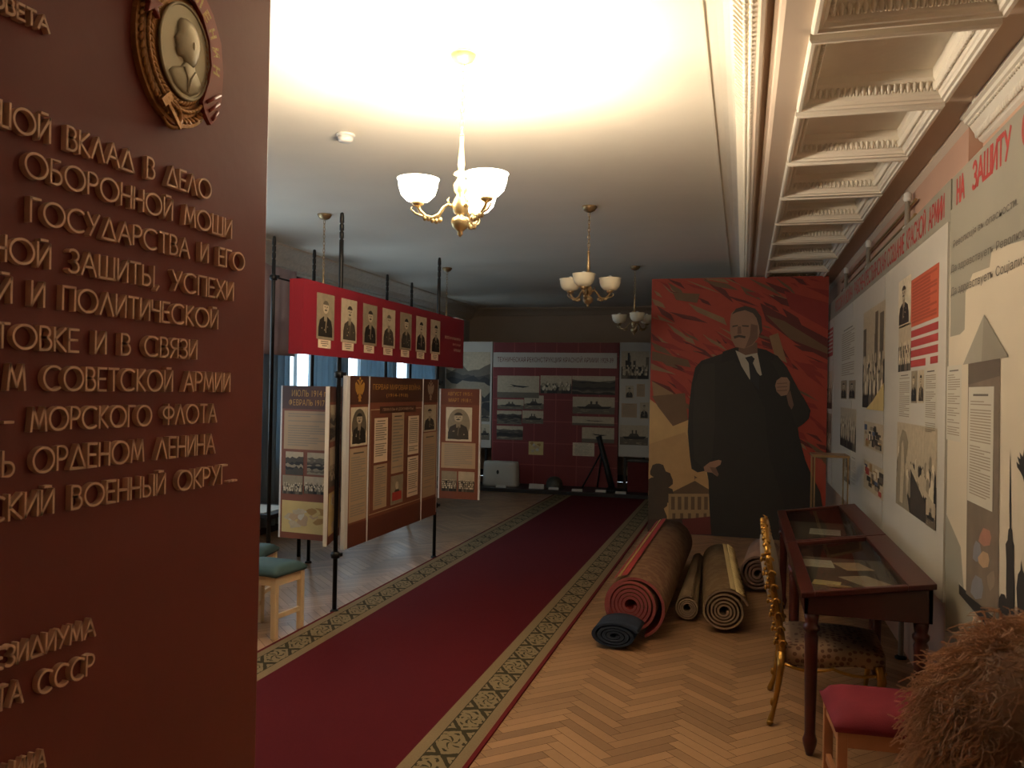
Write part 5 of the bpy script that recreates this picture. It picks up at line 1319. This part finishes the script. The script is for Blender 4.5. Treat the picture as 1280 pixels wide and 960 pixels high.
for k in range(1, 14):
    c0 = arc[k]; mb.ball(c0+Vector((-.012, 0, .014)), (.012, .013, .012), 7, 5); mb.ball(c0+Vector((.014, .008, .004)), (.008, .012, .010), 7, 5)
    if k % 3 == 1: mb.tube([c0+Vector((.012*math.sin(j), .012*math.cos(j), .018+.006*j)) for j in range(5)], [.007, .006, .005, .004, .002], 6)
mb.build('crest_rail', M['gold'], gc)
mb = MB(); n = 10; g0, g1 = [], []               # upholstered back pad
for i in range(n+1):
    r0, r1 = [], []
    for j in range(n+1):
        bb = .03+(W-.06)*j/n; top = .80+.115*math.sin(PI*j/n); z = .50+(top-.50)*i/n
        k = (math.sin(PI*i/n)*math.sin(PI*j/n))**.4
        r0.append(mb.P(gp(-.006-.042*k, bb, z))); r1.append(mb.P(gp(.008+.03*k, bb, z)))
    g0.append(r0); g1.append(r1)
for i in range(n):
    for j in range(n):
        mb.face((g0[i][j], g0[i][j+1], g0[i+1][j+1], g0[i+1][j]), True); mb.face((g1[i][j], g1[i+1][j], g1[i+1][j+1], g1[i][j+1]), True)
for i in range(n):
    for j in (0, n): mb.face((g0[i][j], g0[i+1][j], g1[i+1][j], g1[i][j]))
    for q in (0, n): mb.face((g0[q][i], g0[q][i+1], g1[q][i+1], g1[q][i]))
mb.build('back_pad', mat('grey_velvet_pad', (150, 138, 124), .85, var=.12, scale=30), gc)
mb = MB(); g = []; n = 12
for i in range(n+1):
    row = []
    for j in range(n+1):
        a, b_2 = .01+.45*i/n, -.005+(W+.01)*j/n
        k = (math.sin(PI*min(max(i/n, .02), .98))*math.sin(PI*min(max(j/n, .02), .98)))**.35
        row.append(mb.P(gp(a, b_2, .375+.05*k)))
    g.append(row)
for i in range(n):
    for j in range(n): mb.face((g[i][j], g[i+1][j], g[i+1][j+1], g[i][j+1]), True)
ed = [(i, 0) for i in range(n+1)]+[(n, j) for j in range(1, n+1)]+[(i, n) for i in range(n-1, -1, -1)]+[(0, j) for j in range(n-1, 0, -1)]
lo = []
for q, (i, j) in enumerate(ed):
    p = Vector(mb.v[g[i][j]]); lo.append(mb.P((p.x, p.y, .312-.014*math.sin(q/len(ed)*2*PI*4))))
for k in range(len(ed)):
    i, j = ed[k]; i2, j2 = ed[(k+1) % len(ed)]; mb.face((g[i][j], lo[k], lo[(k+1) % len(ed)], g[i2][j2]), True)
mb.face(lo[::-1])
mb.build('seat', fab, gc)
mb = MB()
for side in (-.012, W+.012):
    mb.tube([gp(.01+.044*k, side, .305-.022*abs(math.sin(PI*k/10*2))) for k in range(11)], .0075, 7)
mb.tube([gp(.462, W*k/10, .305-.022*abs(math.sin(PI*k/10*2))) for k in range(11)], .0075, 7); mb.build('apron_moulding', M['gold'], gc)
# red velvet stool in front
rs = stool('birch stool with a crimson velvet seat in front of the vitrine leg', 'stool', M['orangewood'], M['red_velvet'], .40, .36, .44, None, .075)
rs.location = (.545, 3.46, 0); rs.rotation_euler.z = math.radians(3)

# ================================================================== BACK STAND
SY = 13.3
SM = frame((0, SY, 0), (1, 0, 0), (0, 0, 1)); fs = uv_on(SM, 'y', SY)
def bz(x, y): return 600+x/6.4, 420+y/6.4
def bz2(x, y): return 560+x/4.923, 380+y/4.923
c0 = fs(617, 428); c1_ = fs(771, 614)
main = thing('exhibit_stand', 'dark red gridded stand with vehicle photographs against the back wall', 'exhibit stand', (c0[0], SY, 0))
mb = MB(); mb.box((c0[0], SY+.001, .0), (c1_[0], SY+.05, c0[1])); mb.build('grid_board', M['tile_red'], main)
a = fs(617, 440.5); b = fs(771, 460.5); mb = MB(); mb.M = SM; mb.box((a[0], b[1], -.004), (b[0], a[1], .012)); mb.build('title_strip', M['white_paint'], main)
mb = MB(); mb.M = SM; a = fs(622, 453.5); b = fs(767, 445.5)
put_text(mb, 'ТЕХНИЧЕСКАЯ РЕКОНСТРУКЦИЯ КРАСНОЙ АРМИИ 1929-39', a[0], a[1], b[0], b[1], .0135); mb.build('title', mat('maroon_title_ink', (112, 60, 54), .6), main)
for i, (tl, br, k) in enumerate((((305, 440), (560, 580), 'plane'), ((570, 440), (760, 552), 'crowd'), ((765, 442), (1028, 560), 'land'), ((305, 585), (465, 650), 'ship'), ((470, 562), (588, 650), 'ship'), ((302, 655), (452, 742), 'land'), ((458, 655), (586, 738), 'ship'), ((300, 748), (460, 838), 'land'),
                                 ((768, 570), (1025, 680), 'ship'), ((765, 690), (1022, 752), 'plane'), ((825, 758), (1022, 858), 'plane'), ((497, 845), (586, 930), 'map'), ((768, 852), (900, 938), 'doc'))):
    a = fs(*bz2(*tl)); b = fs(*bz2(*br)); sheet(main, 'photograph', SM, a[0], b[1], b[0], a[1], k, 300+i, .001)
for nm, xl, xr, yt, yb, items, lab in (('left', 586, 615.5, 427, 560, ((((598, 440), (612, 520), 'land')), ((600, 512), (612, 527), 'ship'), ((600, 530), (612, 550), 'ship')), 'grey-white wall board with foliage photograph left of the gridded stand'),
                                   ('right', 772, 812, 428, 572, (((777, 439), (811, 474), 'street'), ((782, 482), (792, 498), 'portrait'), ((796, 480), (806, 496), 'doc'), ((777, 504), (796, 522), 'doc'), ((800, 503), (811, 524), 'portrait'), ((775, 531), (810, 557), 'ship')), 'grey-white wall board with small portraits right of the gridded stand')):
    a = fs(xl, yt); b = fs(xr, yb); a = Vector((max(a[0], c1_[0]+.015) if nm == 'right' else a[0], a[1])); b = Vector((min(b[0], c0[0]-.015) if nm == 'left' else b[0], b[1])); x0 = -4.9 if nm == 'left' else a[0]
    r = thing('exhibit_board', lab, 'exhibit board', ((x0+b[0])/2, SY, b[1])); mb = MB(); mb.box((x0, SY-.005, b[1]), (b[0]+(.6 if nm == 'right' else 0), SY+.04, a[1])); mb.build('board_panel', M['white_paint'], r)
    for i, (tl, br, k) in enumerate(items):
        p = fs(*tl); q = fs(*br); sheet(r, 'photograph', SM, max(x0+.02, p[0]-(.7 if (nm == 'left' and i == 0) else 0)), q[1], q[0], p[1], k, 340+i, .006)
    mb = MB()
    for x in (x0+.1, b[0]-.1): mb.box((x-.02, SY+.04, 0), (x+.02, SY+.08, a[1])); mb.box((x-.02, SY+.04, 0), (x+.02, SY+.3, .03))
    mb.build('support', M['darkwood'], r)
# low black plinth with exhibits
pl = MB(); pl.box((-4.9, 12.45, 0), (-1.2, 13.25, .055)); tag(pl.build('plinth', M['darkwood'], base=(-3, 12.9, 0), bevel=.006), 'low black plinth along the foot of the gridded stand', 'plinth')
cs = thing('white_case', 'pale soft case with a dark emblem standing on the black plinth at left', 'case', (-3.72, 12.85, .055))
mb = MB(); n = 10; rings = []
for q, (zq, k) in enumerate(((.055, 1.0), (.09, 1.02), (.25, 1.0), (.4, .97), (.44, .93))):
    rings.append([mb.P((-3.74+.29*k*(abs(math.cos(a))**.5)*(1 if math.cos(a) > 0 else -1), 12.85+.13*k*(abs(math.sin(a))**.5)*(1 if math.sin(a) > 0 else -1), zq)) for a in [2*PI*j/32 for j in range(32)]])
for A_, B_ in zip(rings, rings[1:]):
    for j in range(32): mb.face((A_[j], A_[(j+1) % 32], B_[(j+1) % 32], B_[j]), True)
mb.face(rings[0][::-1]); mb.face(rings[-1]); mb.build('body', M['box_grey'], cs)
mb = MB(); mb.M = frame((-3.76, 12.712, .28), (1, 0, 0), (0, 0, 1)); mb.ell(0, 0, .022, .034, .001); mb.build('emblem', M['blackink'], cs)
mb = MB(); mb.M = frame((-3.74, 12.714, .1), (1, 0, 0), (0, 0, 1)); mb.poly([(-.16, 0, .002), (.16, 0, .002), (.05, .07, .003), (-.01, .085, .003), (-.06, .06, .003)]); mb.build('fold', M['white_paint'], cs)
for i, (x, y, lab) in enumerate(((-3.66, 12.55, 'white label card in front of the pale case on the plinth'), (-3.10, 12.62, 'larger white label card at the plinth, first right of the pale case'), (-2.82, 12.6, 'label card under the shell casings on the plinth'), (-2.44, 12.55, 'label card left of the mortar on the plinth'), (-2.08, 12.6, 'label card at the foot of the mortar'), (-1.76, 12.52, 'label card at the right end of the plinth'))):
    mb = MB(); w = .12 if i == 1 else .08; hh = .075 if i == 1 else .035
    mb.extr([(x-w, y, .055), (x-w, y+.05, .055), (x-w, y+.028, .055+hh)], (0, 0, 0), (2*w, 0, 0)); tag(mb.build('label_card', M['white_paint'], base=(x, y, .055)), lab, 'label card', 'label cards on the plinth')
hm = thing('helmet', 'dark steel helmet on the plinth beside the pale case', 'helmet', (-2.86, 12.85, .055))
mb = MB(); mb.lathe([(.15, .055), (.155, .065), (.135, .09), (.13, .14), (.11, .19), (.07, .225), (.01, .24)], (-2.86, 12.85, 0), 24); mb.build('shell', mat('dull_green_steel', (78, 76, 66), .5, metal=.4, var=.2, scale=12), hm)
mt = thing('mortar', 'dark mortar with a slanted tube standing on the plinth before the red grid', 'mortar', (-2.0, 12.9, .055))
mb = MB(); mb.tube([(-1.95, 12.85, .12), (-2.05, 12.95, .42), (-2.18, 13.05, .82), (-2.2, 13.065, .88)], [.05, .045, .042, .05], 16); mb.build('tube', M['black'], mt)
mb = MB(); mb.lathe([(.17, .056), (.17, .08), (.09, .095), (.05, .12)], (-1.94, 12.84, 0), 20); mb.build('base_plate', M['black'], mt)
for s in (-1, 1):
    mb = MB(); mb.tube([(-2.13, 13.0, .66), (-2.32+.1*s, 13.0+.12*s, .071)], .014, 8); mb.build('leg', M['black'], mt)
rc = thing('red_pedestal', 'dark red draped pedestal at the right end of the plinth beside the mortar', 'pedestal', (-1.52, 12.95, .055))
mb = MB(); mb.box((-1.70, 12.8, .055), (-1.34, 13.15, .52)); mb.build('block', mat('dark_red_cloth', (92, 30, 28), .9, var=.15, scale=12), rc, .01)
mb = MB(); mb.box((-1.72, 12.78, .52), (-1.32, 13.17, .54)); mb.build('top', M['darkwood'], rc, .004)

# ================================================================== PERSON AT LOWER RIGHT
HX, HY, HZ = .325, 1.0, 1.225
ps = thing('person', 'person with fluffy light brown hair in front of the cream board', 'person', (HX, HY, 0))
def skin_obj(name, m, joints, bones, parent, sub=2):
    me = bpy.data.meshes.new(name); names = list(joints); b0 = BASE[parent.name]
    me.from_pydata([tuple(Vector(joints[k][0])-b0) for k in names], [(names.index(a), names.index(b)) for a, b in bones], [])
    o = bpy.data.objects.new(name, me); COL.objects.link(o); o.parent = parent; BASE[o.name] = b0
    me.materials.append(m)
    md = o.modifiers.new('skin', 'SKIN'); md.use_smooth_shade = True
    for k, v in enumerate(me.skin_vertices[0].data):
        r = joints[names[k]][1]; v.radius = r if isinstance(r, tuple) else (r, r); v.use_root = (k == 0)
    o.modifiers.new('round', 'SUBSURF').levels = sub; o.modifiers['round'].render_levels = sub
    return o
def Q(dx, dy, z): return (HX+dx, HY+dy, z)
J = {'pel': (Q(0, 0, .68), (.11, .085)), 'waist': (Q(0, 0, .80), (.105, .08)), 'chest': (Q(0, 0, .95), (.125, .09)), 'neck0': (Q(0, 0, 1.06), (.05, .05)), 'neck1': (Q(0, .005, 1.11), (.045, .045)), 'jaw': (Q(0, .03, 1.165), (.062, .068)), 'skull': (Q(0, .01, 1.235), (.076, .09)), 'crown': (Q(0, .0, 1.29), (.055, .065))}
Bn = [('pel', 'waist'), ('waist', 'chest'), ('chest', 'neck0'), ('neck0', 'neck1'), ('neck1', 'jaw'), ('jaw', 'skull'), ('skull', 'crown')]
JC = {'pel': (Q(0, 0, .60), (.15, .12)), 'waist': (Q(0, 0, .80), (.135, .11)), 'chest': (Q(0, 0, .94), (.15, .115)), 'collar': (Q(0, 0, 1.05), (.085, .075))}
BC = [('pel', 'waist'), ('waist', 'chest'), ('chest', 'collar')]
JT = {'pel': (Q(0, 0, .66), (.12, .09))}; BT = []
for s, n in ((-1, 'l'), (1, 'r')):
    J.update({'sh'+n: (Q(.125*s, 0, 1.0), .042), 'el'+n: (Q(.17*s, -.01, .80), .033), 'wr'+n: (Q(.175*s, .03, .61), .022), 'pa'+n: (Q(.175*s, .04, .56), (.028, .016)), 'kn'+n: (Q(.075*s, .01, .38), .048), 'hip'+n: (Q(.07*s, 0, .62), .07), 'an'+n: (Q(.08*s, 0, .08), .03), 'toe'+n: (Q(.085*s, .12, .03), (.032, .022))})
    Bn += [('chest', 'sh'+n), ('sh'+n, 'el'+n), ('el'+n, 'wr'+n), ('wr'+n, 'pa'+n), ('pel', 'hip'+n), ('hip'+n, 'kn'+n), ('kn'+n, 'an'+n), ('an'+n, 'toe'+n)]
    for k, (dy, ln) in enumerate(((-.02, .045), (-.007, .055), (.007, .058), (.02, .05))):
        J['f%d%s' % (k, n)] = (Q(.175*s, .045+dy, .53), .0085); J['g%d%s' % (k, n)] = (Q(.172*s, .05+dy, .53-ln*.6), .0075); J['h%d%s' % (k, n)] = (Q(.163*s, .052+dy, .53-ln), .006)
        Bn += [('pa'+n, 'f%d%s' % (k, n)), ('f%d%s' % (k, n), 'g%d%s' % (k, n)), ('g%d%s' % (k, n), 'h%d%s' % (k, n))]
    J['t0'+n] = (Q(.16*s, .068, .565), .01); J['t1'+n] = (Q(.155*s, .08, .54), .008); Bn += [('pa'+n, 't0'+n), ('t0'+n, 't1'+n)]
    JC.update({'sh'+n: (Q(.13*s, 0, 1.0), .06), 'el'+n: (Q(.175*s, -.01, .80), .05), 'cf'+n: (Q(.178*s, .025, .62), .042)}); BC += [('chest', 'sh'+n), ('sh'+n, 'el'+n), ('el'+n, 'cf'+n)]
    JT.update({'hip'+n: (Q(.07*s, 0, .6), .085), 'kn'+n: (Q(.075*s, .01, .38), .065), 'an'+n: (Q(.08*s, 0, .09), .05)}); BT += [('pel', 'hip'+n), ('hip'+n, 'kn'+n), ('kn'+n, 'an'+n)]
body = skin_obj('body', M['skin'], J, Bn, ps)
skin_obj('coat', M['coat'], JC, BC, ps); skin_obj('trousers', M['trousers'], JT, BT, ps)
mb = MB()                                     # face, turned away from the camera
mb.ball(Q(0, .112, 1.215), (.014, .02, .022), 8, 6); mb.build('nose', M['skin'], ps)
for s in (-1, 1):
    mb = MB(); mb.ball(Q(.033*s, .092, 1.24), (.014, .012, .01), 10, 7); mb.build('eye', M['plastic_white'], ps)
    mb = MB(); mb.ball(Q(.085*s, .01, 1.215), (.012, .022, .03), 8, 6); mb.build('ear', M['skin'], ps)
mb = MB(); mb.ball(Q(0, .1, 1.165), (.024, .01, .007), 10, 6); mb.build('mouth', M['red_velvet'], ps)
mb = MB(); rng = random.Random(77); C0 = Vector(Q(0, -.005, 1.225))   # fluffy hair of loose curls
mb.ball(Q(0, -.02, 1.232), (.118, .118, .128), 24, 16)
for k in range(11000):
    while True:
        d = Vector((rng.gauss(0, 1), rng.gauss(0, 1), rng.gauss(.2, 1))).normalized()
        if not (d.y > .45 and d.z < .45) and d.z > -.75: break
    p = C0+Vector((d.x*.112, d.y*.112, d.z*.124)); L = rng.uniform(.02, .062)*(.6+.8*mnoise.noise(d*3.1+Vector((7, 3, 1)))**2+.5*abs(mnoise.noise(d*5))); v = (d+Vector((rng.uniform(-.5, .5), rng.uniform(-.5, .5), rng.uniform(-.5, .3)))).normalized()
    side = v.cross(Vector((rng.uniform(-1, 1), rng.uniform(-1, 1), .3))).normalized(); up2 = side.cross(v); ph = rng.uniform(0, 6.28); cr = rng.uniform(.004, .010)
    pts = []
    for j in range(7):
        t_ = j/6; g = Vector((0, 0, -.02*t_*t_))
        pts.append(p+v*L*t_+g+(side*math.cos(ph+t_*7)+up2*math.sin(ph+t_*7))*cr*t_)
    mb.tube(pts, [.0011*(1-.5*j/6) for j in range(7)], 3, cap=False)
mb.build('hair', M['hair'], ps)

bpy.data.objects.remove(_to)
